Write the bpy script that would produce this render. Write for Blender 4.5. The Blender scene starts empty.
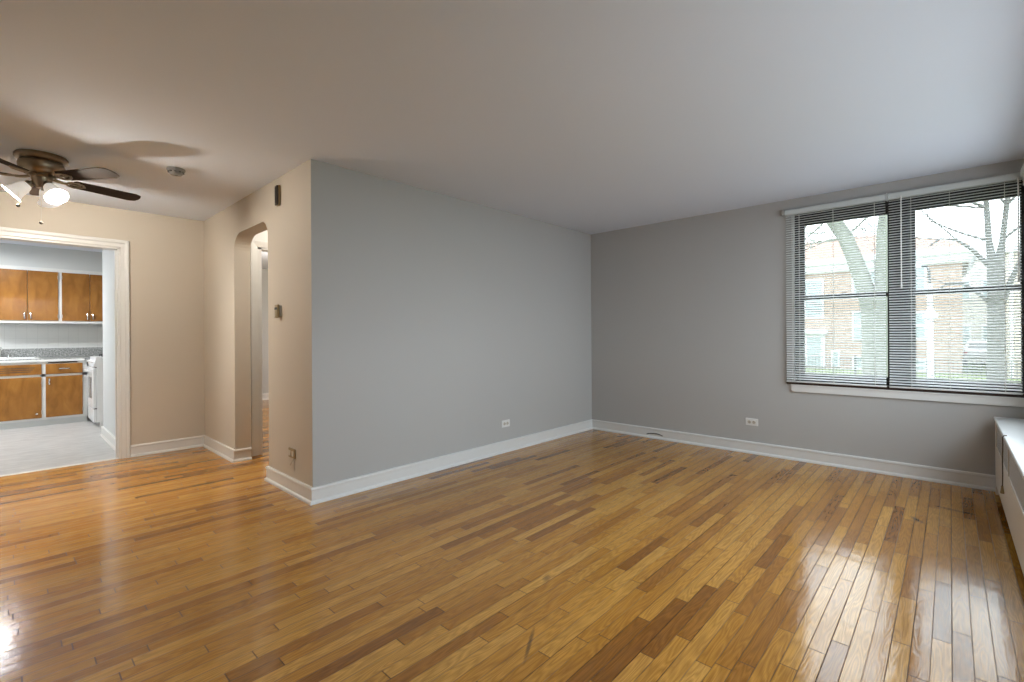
import bpy, bmesh, math, random
from math import sin, cos, pi, radians, sqrt, atan2
from mathutils import Vector, Matrix, Euler

SC = bpy.context.scene
COL = SC.collection

# ------------------------------------------------------------------ camera
YAW, ROLL, F, SY = 0.7487, -0.0060, 471.6, 334.72
_d = Vector((cos(YAW), sin(YAW), 0))
_r = Vector((sin(YAW), -cos(YAW), 0))
_u = Vector((0, 0, 1))
_r2 = _r * cos(ROLL) + _u * sin(ROLL)
_u2 = _u * cos(ROLL) - _r * sin(ROLL)
cam_data = bpy.data.cameras.new('camera')
cam = bpy.data.objects.new('camera', cam_data)
COL.objects.link(cam)
_m = Matrix((_r2, _u2, -_d)).transposed().to_4x4()
_m.translation = Vector((0, 0, 1.2))
cam.matrix_world = _m
cam_data.sensor_width = 36.0
cam_data.lens = 36.0 * F / 1024.0
cam_data.shift_y = -(341.0 - SY) / 1024.0
cam_data.clip_start = 0.02
cam_data.clip_end = 300
SC.camera = cam

# ------------------------------------------------------------------ world, lights, exposure
world = bpy.data.worlds.new('overcast_sky')
SC.world = world
world.use_nodes = True
wn = world.node_tree
wn.nodes.clear()
w_out = wn.nodes.new('ShaderNodeOutputWorld')
w_bg = wn.nodes.new('ShaderNodeBackground')
w_tc = wn.nodes.new('ShaderNodeTexCoord')
w_sep = wn.nodes.new('ShaderNodeSeparateXYZ')
w_ramp = wn.nodes.new('ShaderNodeValToRGB')
wn.links.new(w_tc.outputs['Generated'], w_sep.inputs[0])
wn.links.new(w_sep.outputs['Z'], w_ramp.inputs[0])
wn.links.new(w_ramp.outputs[0], w_bg.inputs[0])
wn.links.new(w_bg.outputs[0], w_out.inputs[0])
w_ramp.color_ramp.elements[0].position = 0.0
w_ramp.color_ramp.elements[0].color = (0.855, 0.93, 1.0, 1)
w_ramp.color_ramp.elements[1].position = 0.7
w_ramp.color_ramp.elements[1].color = (0.865, 0.935, 1.0, 1)
w_bg.inputs[1].default_value = 5.0

SC.view_settings.view_transform = 'Standard'
SC.view_settings.look = 'None'
SC.view_settings.gamma = 1.0
SC.view_settings.use_curve_mapping = False
SC.view_settings.exposure = 0.35
SC.cycles.use_denoising = True
SC.cycles.max_bounces = 10
SC.cycles.diffuse_bounces = 5
SC.cycles.glossy_bounces = 4
SC.cycles.transmission_bounces = 8
SC.cycles.transparent_max_bounces = 16
SC.cycles.sample_clamp_indirect = 6.0
SC.cycles.caustics_reflective = False
SC.cycles.caustics_refractive = False


def area_light(name, loc, target, sx, sy, power, color):
    L = bpy.data.lights.new(name, 'AREA')
    L.shape = 'RECTANGLE'
    L.size, L.size_y = sx, sy
    L.energy = power
    L.color = color
    o = bpy.data.objects.new(name, L)
    COL.objects.link(o)
    o.location = loc
    o.rotation_euler = (Vector(target) - Vector(loc)).to_track_quat('-Z', 'Y').to_euler()
    return o


def point_light(name, loc, power, color, radius):
    L = bpy.data.lights.new(name, 'POINT')
    L.energy = power
    L.color = color
    L.shadow_soft_size = radius
    o = bpy.data.objects.new(name, L)
    COL.objects.link(o)
    o.location = loc
    return o


# the sky lights the room through its windows; portals only guide the sampling of that sky light
def portal(name, loc, target, sx, sy):
    o = area_light(name, loc, target, sx, sy, 1.0, (1, 1, 1))
    o.data.cycles.is_portal = True
    return o


portal('sky_portal_side_window', (2.9, -0.74, 1.54), (2.9, 3.0, 1.54), 3.5, 1.48)
portal('sky_portal_double_window', (5.335, 0.31, 1.54), (0.0, 0.31, 1.54), 1.58, 1.60)
area_light('side_window_fill', (2.9, -2.6, 2.75), (2.9, 2.2, 0.5), 5.0, 2.0, 105, (0.62, 0.83, 1.0))  # added area light outside the side window, strengthens the sky light
portal('sky_portal_bedroom_window', (5.20, 7.4, 1.5), (2.0, 7.4, 1.5), 1.6, 1.4)
portal('sky_portal_kitchen_window', (-1.74, 7.8, 1.6), (1.0, 7.8, 1.6), 1.2, 1.2)
point_light('bedroom_fill', (3.3, 7.3, 2.25), 62, (1.0, 0.92, 0.82), 0.12)  # added fill to brighten the bedroom, no fixture stands here
point_light('hall_lamp', (2.25, 4.45, 2.30), 17, (1.0, 0.90, 0.76), 0.10)

# ------------------------------------------------------------------ materials
MATS = {}


def new_mat(name):
    m = bpy.data.materials.new(name)
    m.use_nodes = True
    nt = m.node_tree
    bsdf = nt.nodes['Principled BSDF']
    return m, nt, bsdf


def nd(nt, t, **kw):
    n = nt.nodes.new(t)
    for k, v in kw.items():
        setattr(n, k, v)
    return n


def lk(nt, a, b):
    nt.links.new(a, b)


def math_n(nt, op, a=None, b=None, clamp=False):
    n = nt.nodes.new('ShaderNodeMath')
    n.operation = op
    n.use_clamp = clamp
    for i, v in enumerate((a, b)):
        if v is None:
            continue
        if isinstance(v, (int, float)):
            n.inputs[i].default_value = v
        else:
            nt.links.new(v, n.inputs[i])
    return n.outputs[0]


def mix_col(nt, fac, a, b, blend='MIX'):
    n = nt.nodes.new('ShaderNodeMix')
    n.data_type = 'RGBA'
    n.blend_type = blend
    for sock, v in ((n.inputs[0], fac), (n.inputs[6], a), (n.inputs[7], b)):
        if isinstance(v, (int, float)):
            sock.default_value = v
        elif isinstance(v, tuple):
            sock.default_value = v if len(v) == 4 else v + (1,)
        else:
            nt.links.new(v, sock)
    return n.outputs[2]


def paint(name, col, rough=0.6, metal=0.0, var=0.04, scale=3.0, bump=0.0, bscale=200.0, coat=0.0):
    """a painted, metal or plastic surface with faint mottling and optional fine bump"""
    m, nt, b = new_mat(name)
    tc = nd(nt, 'ShaderNodeTexCoord')
    nz = nd(nt, 'ShaderNodeTexNoise')
    nz.inputs['Scale'].default_value = scale
    nz.inputs['Detail'].default_value = 4
    lk(nt, tc.outputs['Object'], nz.inputs['Vector'])
    lo = tuple(max(0, c * (1 - var)) for c in col)
    hi = tuple(min(1, c * (1 + var)) for c in col)
    lk(nt, mix_col(nt, nz.outputs['Fac'], lo, hi), b.inputs['Base Color'])
    b.inputs['Roughness'].default_value = rough
    b.inputs['Metallic'].default_value = metal
    if coat:
        b.inputs['Coat Weight'].default_value = coat
        b.inputs['Coat Roughness'].default_value = 0.15
    if bump:
        n2 = nd(nt, 'ShaderNodeTexNoise')
        n2.inputs['Scale'].default_value = bscale
        n2.inputs['Detail'].default_value = 3
        lk(nt, tc.outputs['Object'], n2.inputs['Vector'])
        bp = nd(nt, 'ShaderNodeBump')
        bp.inputs['Strength'].default_value = bump
        bp.inputs['Distance'].default_value = 0.002
        lk(nt, n2.outputs['Fac'], bp.inputs['Height'])
        lk(nt, bp.outputs[0], b.inputs['Normal'])
    MATS[name] = m
    return m


def wood_floor():
    m, nt, b = new_mat('oak_strip_floor')
    tc = nd(nt, 'ShaderNodeTexCoord')
    sp = nd(nt, 'ShaderNodeSeparateXYZ')
    lk(nt, tc.outputs['Object'], sp.inputs[0])
    X, Y = sp.outputs['X'], sp.outputs['Y']
    PW = 0.0575
    row_f = math_n(nt, 'DIVIDE', Y, PW)
    row = math_n(nt, 'FLOOR', row_f)
    fr = math_n(nt, 'FRACT', row_f)
    # board lengths vary along each row: a 1D voronoi of its own for each row
    wcoord = math_n(nt, 'ADD', math_n(nt, 'MULTIPLY', X, 1.55), math_n(nt, 'MULTIPLY', row, 37.31))
    v1 = nd(nt, 'ShaderNodeTexVoronoi', voronoi_dimensions='1D')
    v1.inputs['Scale'].default_value = 1.0
    v1.inputs['Randomness'].default_value = 0.85
    lk(nt, wcoord, v1.inputs['W'])
    v2 = nd(nt, 'ShaderNodeTexVoronoi', voronoi_dimensions='1D', feature='DISTANCE_TO_EDGE')
    v2.inputs['Scale'].default_value = 1.0
    v2.inputs['Randomness'].default_value = 0.85
    lk(nt, wcoord, v2.inputs['W'])
    sc = nd(nt, 'ShaderNodeSeparateColor')
    lk(nt, v1.outputs['Color'], sc.inputs[0])
    rnd, rnd2, rnd3 = sc.outputs[0], sc.outputs[1], sc.outputs[2]
    ramp = nd(nt, 'ShaderNodeValToRGB')
    cr = ramp.color_ramp
    cr.elements[0].position = 0.0
    cr.elements[0].color = (0.230, 0.088, 0.013, 1)
    cr.elements[1].position = 1.0
    cr.elements[1].color = (0.520, 0.268, 0.058, 1)
    for p, c in ((0.11, (0.300, 0.122, 0.018, 1)), (0.34, (0.400, 0.178, 0.026, 1)), (0.70, (0.455, 0.216, 0.037, 1))):
        e = cr.elements.new(p)
        e.color = c
    lk(nt, rnd, ramp.inputs[0])
    # grain: rings stretched along the board, shifted per board
    cx = nd(nt, 'ShaderNodeCombineXYZ')
    lk(nt, math_n(nt, 'ADD', math_n(nt, 'MULTIPLY', X, 1.8), math_n(nt, 'MULTIPLY', rnd2, 53.0)), cx.inputs[0])
    lk(nt, math_n(nt, 'MULTIPLY', Y, 16.0), cx.inputs[1])
    lk(nt, math_n(nt, 'MULTIPLY', rnd3, 31.0), cx.inputs[2])
    n1 = nd(nt, 'ShaderNodeTexNoise')
    n1.inputs['Scale'].default_value = 1.0
    n1.inputs['Detail'].default_value = 2.0
    n1.inputs['Roughness'].default_value = 0.45
    lk(nt, cx.outputs[0], n1.inputs['Vector'])
    rings = math_n(nt, 'FRACT', math_n(nt, 'MULTIPLY', n1.outputs['Fac'], 14.0))
    rings = math_n(nt, 'ABSOLUTE', math_n(nt, 'SUBTRACT', math_n(nt, 'MULTIPLY', rings, 2.0), 1.0))
    cx2 = nd(nt, 'ShaderNodeCombineXYZ')
    lk(nt, math_n(nt, 'MULTIPLY', X, 9.0), cx2.inputs[0])
    lk(nt, math_n(nt, 'MULTIPLY', Y, 420.0), cx2.inputs[1])
    lk(nt, math_n(nt, 'MULTIPLY', rnd2, 17.0), cx2.inputs[2])
    n2 = nd(nt, 'ShaderNodeTexNoise')
    n2.inputs['Scale'].default_value = 1.0
    n2.inputs['Detail'].default_value = 3.0
    lk(nt, cx2.outputs[0], n2.inputs['Vector'])
    g1 = math_n(nt, 'ADD', math_n(nt, 'MULTIPLY', rings, 0.34), 0.80)
    g2 = math_n(nt, 'ADD', math_n(nt, 'MULTIPLY', n2.outputs['Fac'], 0.80), 0.60)
    grain = math_n(nt, 'MULTIPLY', g1, g2)
    gc = nd(nt, 'ShaderNodeCombineColor')
    lk(nt, grain, gc.inputs[0])
    lk(nt, math_n(nt, 'POWER', grain, 1.15), gc.inputs[1])
    lk(nt, math_n(nt, 'POWER', grain, 1.35), gc.inputs[2])
    col = mix_col(nt, 1.0, ramp.outputs[0], gc.outputs[0], 'MULTIPLY')
    # worn varnish in wide blotches
    n3 = nd(nt, 'ShaderNodeTexNoise')
    n3.inputs['Scale'].default_value = 1.3
    n3.inputs['Detail'].default_value = 5.0
    lk(nt, tc.outputs['Object'], n3.inputs['Vector'])
    bl = math_n(nt, 'ADD', math_n(nt, 'MULTIPLY', n3.outputs['Fac'], 0.30), 0.85)
    bc = nd(nt, 'ShaderNodeCombineColor')
    for i in range(3):
        lk(nt, bl, bc.inputs[i])
    col = mix_col(nt, 1.0, col, bc.outputs[0], 'MULTIPLY')
    # seams between strips (of uneven darkness) and butt joints
    edge = math_n(nt, 'MINIMUM', fr, math_n(nt, 'SUBTRACT', 1.0, fr))
    seam = math_n(nt, 'LESS_THAN', edge, 0.030)
    wr = nd(nt, 'ShaderNodeTexWhiteNoise', noise_dimensions='1D')
    lk(nt, math_n(nt, 'ROUND', row_f), wr.inputs['W'])
    n4 = nd(nt, 'ShaderNodeTexNoise')
    n4.inputs['Scale'].default_value = 2.2
    lk(nt, tc.outputs['Object'], n4.inputs['Vector'])
    dark = math_n(nt, 'MULTIPLY', math_n(nt, 'ADD', math_n(nt, 'MULTIPLY', wr.outputs['Value'], 0.55), 0.50),
                  math_n(nt, 'ADD', math_n(nt, 'MULTIPLY', n4.outputs['Fac'], 0.9), 0.35))
    seam = math_n(nt, 'MULTIPLY', seam, dark, True)
    butt = math_n(nt, 'MULTIPLY', math_n(nt, 'LESS_THAN', v2.outputs['Distance'], 0.0034), 0.78)
    gap = math_n(nt, 'MAXIMUM', seam, butt)
    col = mix_col(nt, gap, col, (0.030, 0.013, 0.004))

    def stain(cx_, cy_, ang, lx, ly, amt, colr, c_in):
        dx = math_n(nt, 'SUBTRACT', X, cx_)
        dy = math_n(nt, 'SUBTRACT', Y, cy_)
        a = math_n(nt, 'ADD', math_n(nt, 'MULTIPLY', dx, cos(ang) / lx), math_n(nt, 'MULTIPLY', dy, sin(ang) / lx))
        c = math_n(nt, 'ADD', math_n(nt, 'MULTIPLY', dx, -sin(ang) / ly), math_n(nt, 'MULTIPLY', dy, cos(ang) / ly))
        r2 = math_n(nt, 'ADD', math_n(nt, 'MULTIPLY', a, a), math_n(nt, 'MULTIPLY', c, c))
        r2 = math_n(nt, 'ADD', r2, math_n(nt, 'MULTIPLY', math_n(nt, 'SUBTRACT', n2.outputs['Fac'], 0.5), 1.2))
        f = math_n(nt, 'MULTIPLY', math_n(nt, 'SUBTRACT', 1.0, r2, True), amt)
        return mix_col(nt, f, c_in, colr)
    dk = (0.05, 0.035, 0.025)
    col = stain(1.38, 1.20, 0.53, 0.13, 0.010, 0.75, dk, col)
    col = stain(1.81, 1.46, 0.20, 0.035, 0.022, 0.6, dk, col)
    col = stain(3.97, 0.16, 0.55, 0.075, 0.022, 0.7, dk, col)
    col = stain(4.35, -0.02, 1.35, 0.14, 0.030, 0.55, dk, col)
    col = stain(4.02, 0.55, 1.2, 0.10, 0.006, 0.6, dk, col)
    lk(nt, col, b.inputs['Base Color'])
    # varnish: satin, wavy from board to board
    rr = math_n(nt, 'ADD', math_n(nt, 'MULTIPLY', n3.outputs['Fac'], 0.20), 0.05)
    rr = math_n(nt, 'ADD', rr, math_n(nt, 'MULTIPLY', gap, 0.4))
    lk(nt, rr, b.inputs['Roughness'])
    b.inputs['IOR'].default_value = 1.62
    lk(nt, math_n(nt, 'MULTIPLY', math_n(nt, 'SUBTRACT', 1.0, gap, True), 0.5), b.inputs['Specular IOR Level'])
    n5 = nd(nt, 'ShaderNodeTexNoise')
    n5.inputs['Scale'].default_value = 7.0
    n5.inputs['Detail'].default_value = 3.0
    lk(nt, tc.outputs['Object'], n5.inputs['Vector'])
    cup = math_n(nt, 'ADD', math_n(nt, 'MULTIPLY', math_n(nt, 'MULTIPLY', edge, edge), 0.5), math_n(nt, 'MULTIPLY', n5.outputs['Fac'], 3.0))
    hgt = math_n(nt, 'ADD', math_n(nt, 'MULTIPLY', rnd3, 0.04), cup)
    hgt = math_n(nt, 'ADD', hgt, math_n(nt, 'MULTIPLY', rings, 0.10))
    hgt = math_n(nt, 'SUBTRACT', hgt, math_n(nt, 'MULTIPLY', gap, 0.6))
    bp = nd(nt, 'ShaderNodeBump')
    bp.inputs['Strength'].default_value = 0.5
    bp.inputs['Distance'].default_value = 0.0012
    lk(nt, hgt, bp.inputs['Height'])
    lk(nt, bp.outputs[0], b.inputs['Normal'])
    MATS['oak_strip_floor'] = m
    return m


def brick_mat(name, c1, c2, mortar, sx=0.21, sy=0.075, rough=0.85, axis='YZ'):
    m, nt, b = new_mat(name)
    tc = nd(nt, 'ShaderNodeTexCoord')
    sp = nd(nt, 'ShaderNodeSeparateXYZ')
    lk(nt, tc.outputs['Object'], sp.inputs[0])
    cb = nd(nt, 'ShaderNodeCombineXYZ')
    lk(nt, math_n(nt, 'ADD', sp.outputs['X'], sp.outputs['Y']), cb.inputs[0])
    lk(nt, sp.outputs['Z'], cb.inputs[1])
    br = nd(nt, 'ShaderNodeTexBrick')
    br.inputs['Scale'].default_value = 1.0
    br.inputs['Brick Width'].default_value = sx
    br.inputs['Row Height'].default_value = sy
    br.inputs['Mortar Size'].default_value = 0.007
    br.inputs['Color1'].default_value = c1 + (1,)
    br.inputs['Color2'].default_value = c2 + (1,)
    br.inputs['Mortar'].default_value = mortar + (1,)
    lk(nt, cb.outputs[0], br.inputs['Vector'])
    lk(nt, br.outputs['Color'], b.inputs['Base Color'])
    b.inputs['Roughness'].default_value = rough
    MATS[name] = m
    return m


def tile_mat(name, tile, grout, size, plane, rough=0.25, line=0.0022, var=0.02, offs=0.0):
    """square tiles on the XZ or XY plane"""
    m, nt, b = new_mat(name)
    tc = nd(nt, 'ShaderNodeTexCoord')
    sp = nd(nt, 'ShaderNodeSeparateXYZ')
    lk(nt, tc.outputs['Object'], sp.inputs[0])
    cb = nd(nt, 'ShaderNodeCombineXYZ')
    lk(nt, sp.outputs['X'], cb.inputs[0])
    lk(nt, sp.outputs[plane[1]], cb.inputs[1])
    br = nd(nt, 'ShaderNodeTexBrick')
    br.offset = offs
    br.inputs['Scale'].default_value = 1.0
    br.inputs['Brick Width'].default_value = size[0]
    br.inputs['Row Height'].default_value = size[1]
    br.inputs['Mortar Size'].default_value = line
    br.inputs['Color1'].default_value = tile + (1,)
    br.inputs['Color2'].default_value = tuple(c * (1 - var) for c in tile) + (1,)
    br.inputs['Mortar'].default_value = grout + (1,)
    lk(nt, cb.outputs[0], br.inputs['Vector'])
    lk(nt, br.outputs['Color'], b.inputs['Base Color'])
    b.inputs['Roughness'].default_value = rough
    MATS[name] = m
    return m


def vinyl_mat():
    """grey sheet vinyl with wavy streaks"""
    m, nt, b = new_mat('grey_vinyl_floor')
    tc = nd(nt, 'ShaderNodeTexCoord')
    mp = nd(nt, 'ShaderNodeMapping')
    mp.inputs['Scale'].default_value = (3.0, 14.0, 1.0)
    lk(nt, tc.outputs['Object'], mp.inputs[0])
    nz = nd(nt, 'ShaderNodeTexNoise')
    nz.inputs['Scale'].default_value = 1.6
    nz.inputs['Detail'].default_value = 5
    nz.inputs['Distortion'].default_value = 1.2
    lk(nt, mp.outputs[0], nz.inputs['Vector'])
    rp = nd(nt, 'ShaderNodeValToRGB')
    rp.color_ramp.elements[0].position = 0.3
    rp.color_ramp.elements[0].color = (0.36, 0.355, 0.345, 1)
    rp.color_ramp.elements[1].position = 0.7
    rp.color_ramp.elements[1].color = (0.54, 0.535, 0.52, 1)
    lk(nt, nz.outputs['Fac'], rp.inputs[0])
    lk(nt, rp.outputs[0], b.inputs['Base Color'])
    b.inputs['Roughness'].default_value = 0.4
    MATS['grey_vinyl_floor'] = m
    return m


def speckle_mat():
    m, nt, b = new_mat('speckled_laminate')
    tc = nd(nt, 'ShaderNodeTexCoord')
    nz = nd(nt, 'ShaderNodeTexNoise')
    nz.inputs['Scale'].default_value = 60
    nz.inputs['Detail'].default_value = 6
    nz.inputs['Roughness'].default_value = 0.75
    lk(nt, tc.outputs['Object'], nz.inputs['Vector'])
    rp = nd(nt, 'ShaderNodeValToRGB')
    rp.color_ramp.elements[0].position = 0.38
    rp.color_ramp.elements[0].color = (0.10, 0.11, 0.11, 1)
    rp.color_ramp.elements[1].position = 0.62
    rp.color_ramp.elements[1].color = (0.46, 0.47, 0.46, 1)
    lk(nt, nz.outputs['Fac'], rp.inputs[0])
    lk(nt, rp.outputs[0], b.inputs['Base Color'])
    b.inputs['Roughness'].default_value = 0.3
    MATS['speckled_laminate'] = m
    return m


def ply_mat():
    """honey coloured varnished birch ply"""
    m, nt, b = new_mat('varnished_ply')
    tc = nd(nt, 'ShaderNodeTexCoord')
    mp = nd(nt, 'ShaderNodeMapping')
    mp.inputs['Scale'].default_value = (5.0, 5.0, 2.0)
    lk(nt, tc.outputs['Object'], mp.inputs[0])
    nz = nd(nt, 'ShaderNodeTexNoise')
    nz.inputs['Scale'].default_value = 2.0
    nz.inputs['Detail'].default_value = 7
    nz.inputs['Distortion'].default_value = 0.8
    lk(nt, mp.outputs[0], nz.inputs['Vector'])
    rp = nd(nt, 'ShaderNodeValToRGB')
    rp.color_ramp.elements[0].position = 0.32
    rp.color_ramp.elements[0].color = (0.235, 0.092, 0.014, 1)
    rp.color_ramp.elements[1].position = 0.70
    rp.color_ramp.elements[1].color = (0.36, 0.155, 0.028, 1)
    lk(nt, nz.outputs['Fac'], rp.inputs[0])
    lk(nt, rp.outputs[0], b.inputs['Base Color'])
    b.inputs['Roughness'].default_value = 0.26
    MATS['varnished_ply'] = m
    return m


def blade_mat():
    m, nt, b = new_mat('walnut_blade')
    tc = nd(nt, 'ShaderNodeTexCoord')
    mp = nd(nt, 'ShaderNodeMapping')
    mp.inputs['Scale'].default_value = (3.0, 60.0, 60.0)
    lk(nt, tc.outputs['Object'], mp.inputs[0])
    nz = nd(nt, 'ShaderNodeTexNoise')
    nz.inputs['Scale'].default_value = 1.0
    nz.inputs['Detail'].default_value = 4
    lk(nt, mp.outputs[0], nz.inputs['Vector'])
    lk(nt, mix_col(nt, nz.outputs['Fac'], (0.026, 0.017, 0.011), (0.055, 0.036, 0.025)), b.inputs['Base Color'])
    b.inputs['Roughness'].default_value = 0.7
    b.inputs['Specular IOR Level'].default_value = 0.12
    MATS['walnut_blade'] = m
    return m


def glass_mat(name, tint=(0.97, 0.99, 0.98), refl=1.0):
    """thin window glass: see-through with a fresnel reflection"""
    m = bpy.data.materials.new(name)
    m.use_nodes = True
    nt = m.node_tree
    nt.nodes.clear()
    out = nd(nt, 'ShaderNodeOutputMaterial')
    tr = nd(nt, 'ShaderNodeBsdfTransparent')
    tr.inputs[0].default_value = tint + (1,)
    gl = nd(nt, 'ShaderNodeBsdfGlossy')
    gl.inputs['Roughness'].default_value = 0.02
    fr = nd(nt, 'ShaderNodeFresnel')
    fr.inputs[0].default_value = 1.25
    mx = nd(nt, 'ShaderNodeMixShader')
    lk(nt, fr.outputs[0], mx.inputs[0])
    lk(nt, tr.outputs[0], mx.inputs[1])
    lk(nt, gl.outputs[0], mx.inputs[2])
    lk(nt, mx.outputs[0], out.inputs[0])
    MATS[name] = m
    return m


def shade_mat(name, emit, col):
    """frosted lamp glass lit from within"""
    m, nt, b = new_mat(name)
    b.inputs['Base Color'].default_value = (0.9, 0.88, 0.84, 1)
    b.inputs['Roughness'].default_value = 0.35
    b.inputs['Emission Color'].default_value = col + (1,)
    b.inputs['Emission Strength'].default_value = emit
    MATS[name] = m
    return m


def slat_mat():
    m = bpy.data.materials.new('blind_slat_white')
    m.use_nodes = True
    nt = m.node_tree
    b = nt.nodes['Principled BSDF']
    b.inputs['Base Color'].default_value = (0.80, 0.81, 0.80, 1)
    b.inputs['Roughness'].default_value = 0.4
    MATS['blind_slat_white'] = m
    return m


def grille_mat():
    """cream enamel sheet pierced with rows of small dark holes"""
    m, nt, b = new_mat('pierced_cream_enamel')
    tc = nd(nt, 'ShaderNodeTexCoord')
    sp = nd(nt, 'ShaderNodeSeparateXYZ')
    lk(nt, tc.outputs['Object'], sp.inputs[0])
    S = 0.030
    a = math_n(nt, 'FRACT', math_n(nt, 'DIVIDE', math_n(nt, 'ADD', sp.outputs['X'], sp.outputs['Z']), S))
    c = math_n(nt, 'FRACT', math_n(nt, 'DIVIDE', math_n(nt, 'ADD', math_n(nt, 'SUBTRACT', sp.outputs['X'], sp.outputs['Z']), 50.0), S))
    a = math_n(nt, 'ABSOLUTE', math_n(nt, 'SUBTRACT', a, 0.5))
    c = math_n(nt, 'ABSOLUTE', math_n(nt, 'SUBTRACT', c, 0.5))
    hole = math_n(nt, 'LESS_THAN', math_n(nt, 'MAXIMUM', a, c), 0.36)
    lk(nt, mix_col(nt, hole, (0.62, 0.59, 0.55), (0.10, 0.10, 0.11)), b.inputs['Base Color'])
    b.inputs['Roughness'].default_value = 0.4
    MATS['pierced_cream_enamel'] = m
    return m


def bark_mat(name, c1, c2):
    m, nt, b = new_mat(name)
    tc = nd(nt, 'ShaderNodeTexCoord')
    mp = nd(nt, 'ShaderNodeMapping')
    mp.inputs['Scale'].default_value = (9, 9, 2.5)
    lk(nt, tc.outputs['Object'], mp.inputs[0])
    nz = nd(nt, 'ShaderNodeTexNoise')
    nz.inputs['Scale'].default_value = 2.0
    nz.inputs['Detail'].default_value = 6
    lk(nt, mp.outputs[0], nz.inputs['Vector'])
    lk(nt, mix_col(nt, nz.outputs['Fac'], c1, c2), b.inputs['Base Color'])
    b.inputs['Roughness'].default_value = 0.9
    MATS[name] = m
    return m


wood_floor()
vinyl_mat()
speckle_mat()
ply_mat()
blade_mat()
slat_mat()
grille_mat()
WALL = paint('greige_wall_paint', (0.432, 0.424, 0.405), 0.75, var=0.02, scale=1.2, bump=0.15, bscale=90)
TAN = paint('beige_wall_paint', (0.545, 0.485, 0.402), 0.75, var=0.02, scale=1.2, bump=0.15, bscale=90)
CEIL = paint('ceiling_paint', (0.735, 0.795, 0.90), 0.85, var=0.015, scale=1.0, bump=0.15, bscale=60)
TRIM = paint('white_trim_enamel', (0.69, 0.685, 0.66), 0.35, var=0.015)
KWALL = paint('kitchen_wall_paint', (0.60, 0.62, 0.61), 0.6, var=0.02)
KWHITE = paint('kitchen_cabinet_white', (0.72, 0.73, 0.71), 0.4, var=0.02)
BRONZE = paint('dark_bronze_aluminium', (0.030, 0.026, 0.026), 0.42, var=0.1)
BROWN = paint('dark_brown_sill_stain', (0.035, 0.018, 0.012), 0.5, var=0.15)
FANM = paint('aged_bronze_metal', (0.30, 0.235, 0.165), 0.36, metal=0.85, var=0.08, scale=12)
CHROME = paint('chrome', (0.75, 0.75, 0.74), 0.18, metal=1.0, var=0.02)
STEEL = paint('brushed_nickel', (0.55, 0.54, 0.51), 0.3, metal=0.9, var=0.03)
BRASS = paint('aged_brass', (0.33, 0.25, 0.13), 0.42, metal=0.6, var=0.08, scale=20)
RAILG = paint('grey_white_rail_enamel', (0.56, 0.585, 0.565), 0.4, var=0.02)
CREAM = paint('cream_enamel', (0.66, 0.61, 0.54), 0.38, var=0.02)
PLASTIC = paint('white_plastic', (0.72, 0.71, 0.68), 0.4, var=0.02)
GREYP = paint('grey_aged_plastic', (0.30, 0.30, 0.295), 0.5, var=0.04)
IVORY = paint('ivory_plastic', (0.55, 0.50, 0.41), 0.4, var=0.02)
DARK = paint('dark_slots', (0.03, 0.028, 0.026), 0.6, var=0.1)
CHIME = paint('dark_bronze_chime', (0.055, 0.044, 0.034), 0.35, metal=0.3, var=0.1)
STOVE = paint('stove_white_enamel', (0.76, 0.77, 0.77), 0.25, var=0.01)
OVEN = paint('oven_window_glass', (0.16, 0.17, 0.18), 0.12, var=0.05)
IRON = paint('black_cast_iron', (0.02, 0.02, 0.02), 0.55, var=0.1)
MARBLE = paint('white_cover_top', (0.60, 0.61, 0.61), 0.3, var=0.05, scale=9)
WHITEEXT = paint('white_exterior_paint', (0.62, 0.64, 0.64), 0.6, var=0.03)
ROOFM = paint('red_brown_roof', (0.28, 0.17, 0.13), 0.85, var=0.12, scale=8)
PANEW = paint('far_window_glass', (0.28, 0.34, 0.34), 0.12, var=0.05)
GRASS = paint('winter_lawn', (0.17, 0.22, 0.085), 0.95, var=0.3, scale=6)
ASPH = paint('asphalt', (0.24, 0.24, 0.25), 0.9, var=0.1, scale=9)
CONC = paint('pale_concrete', (0.56, 0.56, 0.56), 0.9, var=0.08, scale=4)
FENCE = paint('dark_iron_fence', (0.035, 0.04, 0.04), 0.6, var=0.1)
CARW = paint('white_car_paint', (0.72, 0.73, 0.75), 0.2, var=0.01, coat=0.5)
RUBBER = paint('black_rubber', (0.02, 0.02, 0.022), 0.7, var=0.1)
REDL = paint('red_lamp_plastic', (0.45, 0.03, 0.03), 0.3, var=0.02)
CHAIN = paint('cord_brown', (0.10, 0.075, 0.05), 0.6, var=0.1)
SIDING = paint('cream_siding', (0.46, 0.44, 0.39), 0.8, var=0.05, scale=2)
BARK1 = bark_mat('pale_green_bark', (0.125, 0.132, 0.108), (0.19, 0.20, 0.17))
BARK2 = bark_mat('grey_bark', (0.075, 0.075, 0.07), (0.13, 0.13, 0.12))
BRICK1 = brick_mat('tan_red_brick', (0.285, 0.19, 0.14), (0.34, 0.24, 0.18), (0.36, 0.33, 0.29))
BRICK2 = brick_mat('cream_brick', (0.42, 0.37, 0.30), (0.46, 0.41, 0.34), (0.45, 0.42, 0.38))
TILEW = tile_mat('white_wall_tile', (0.66, 0.67, 0.66), (0.58, 0.59, 0.58), (0.108, 0.108), 'XZ')
GLASS = glass_mat('window_glass')
SHADE = shade_mat('frosted_lamp_glass', 0.34, (1.0, 0.93, 0.84))
BULB = shade_mat('lit_bulb', 9.0, (1.0, 0.90, 0.76))
TUBE = shade_mat('fluorescent_diffuser', 3.0, (0.95, 0.98, 1.0))


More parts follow.
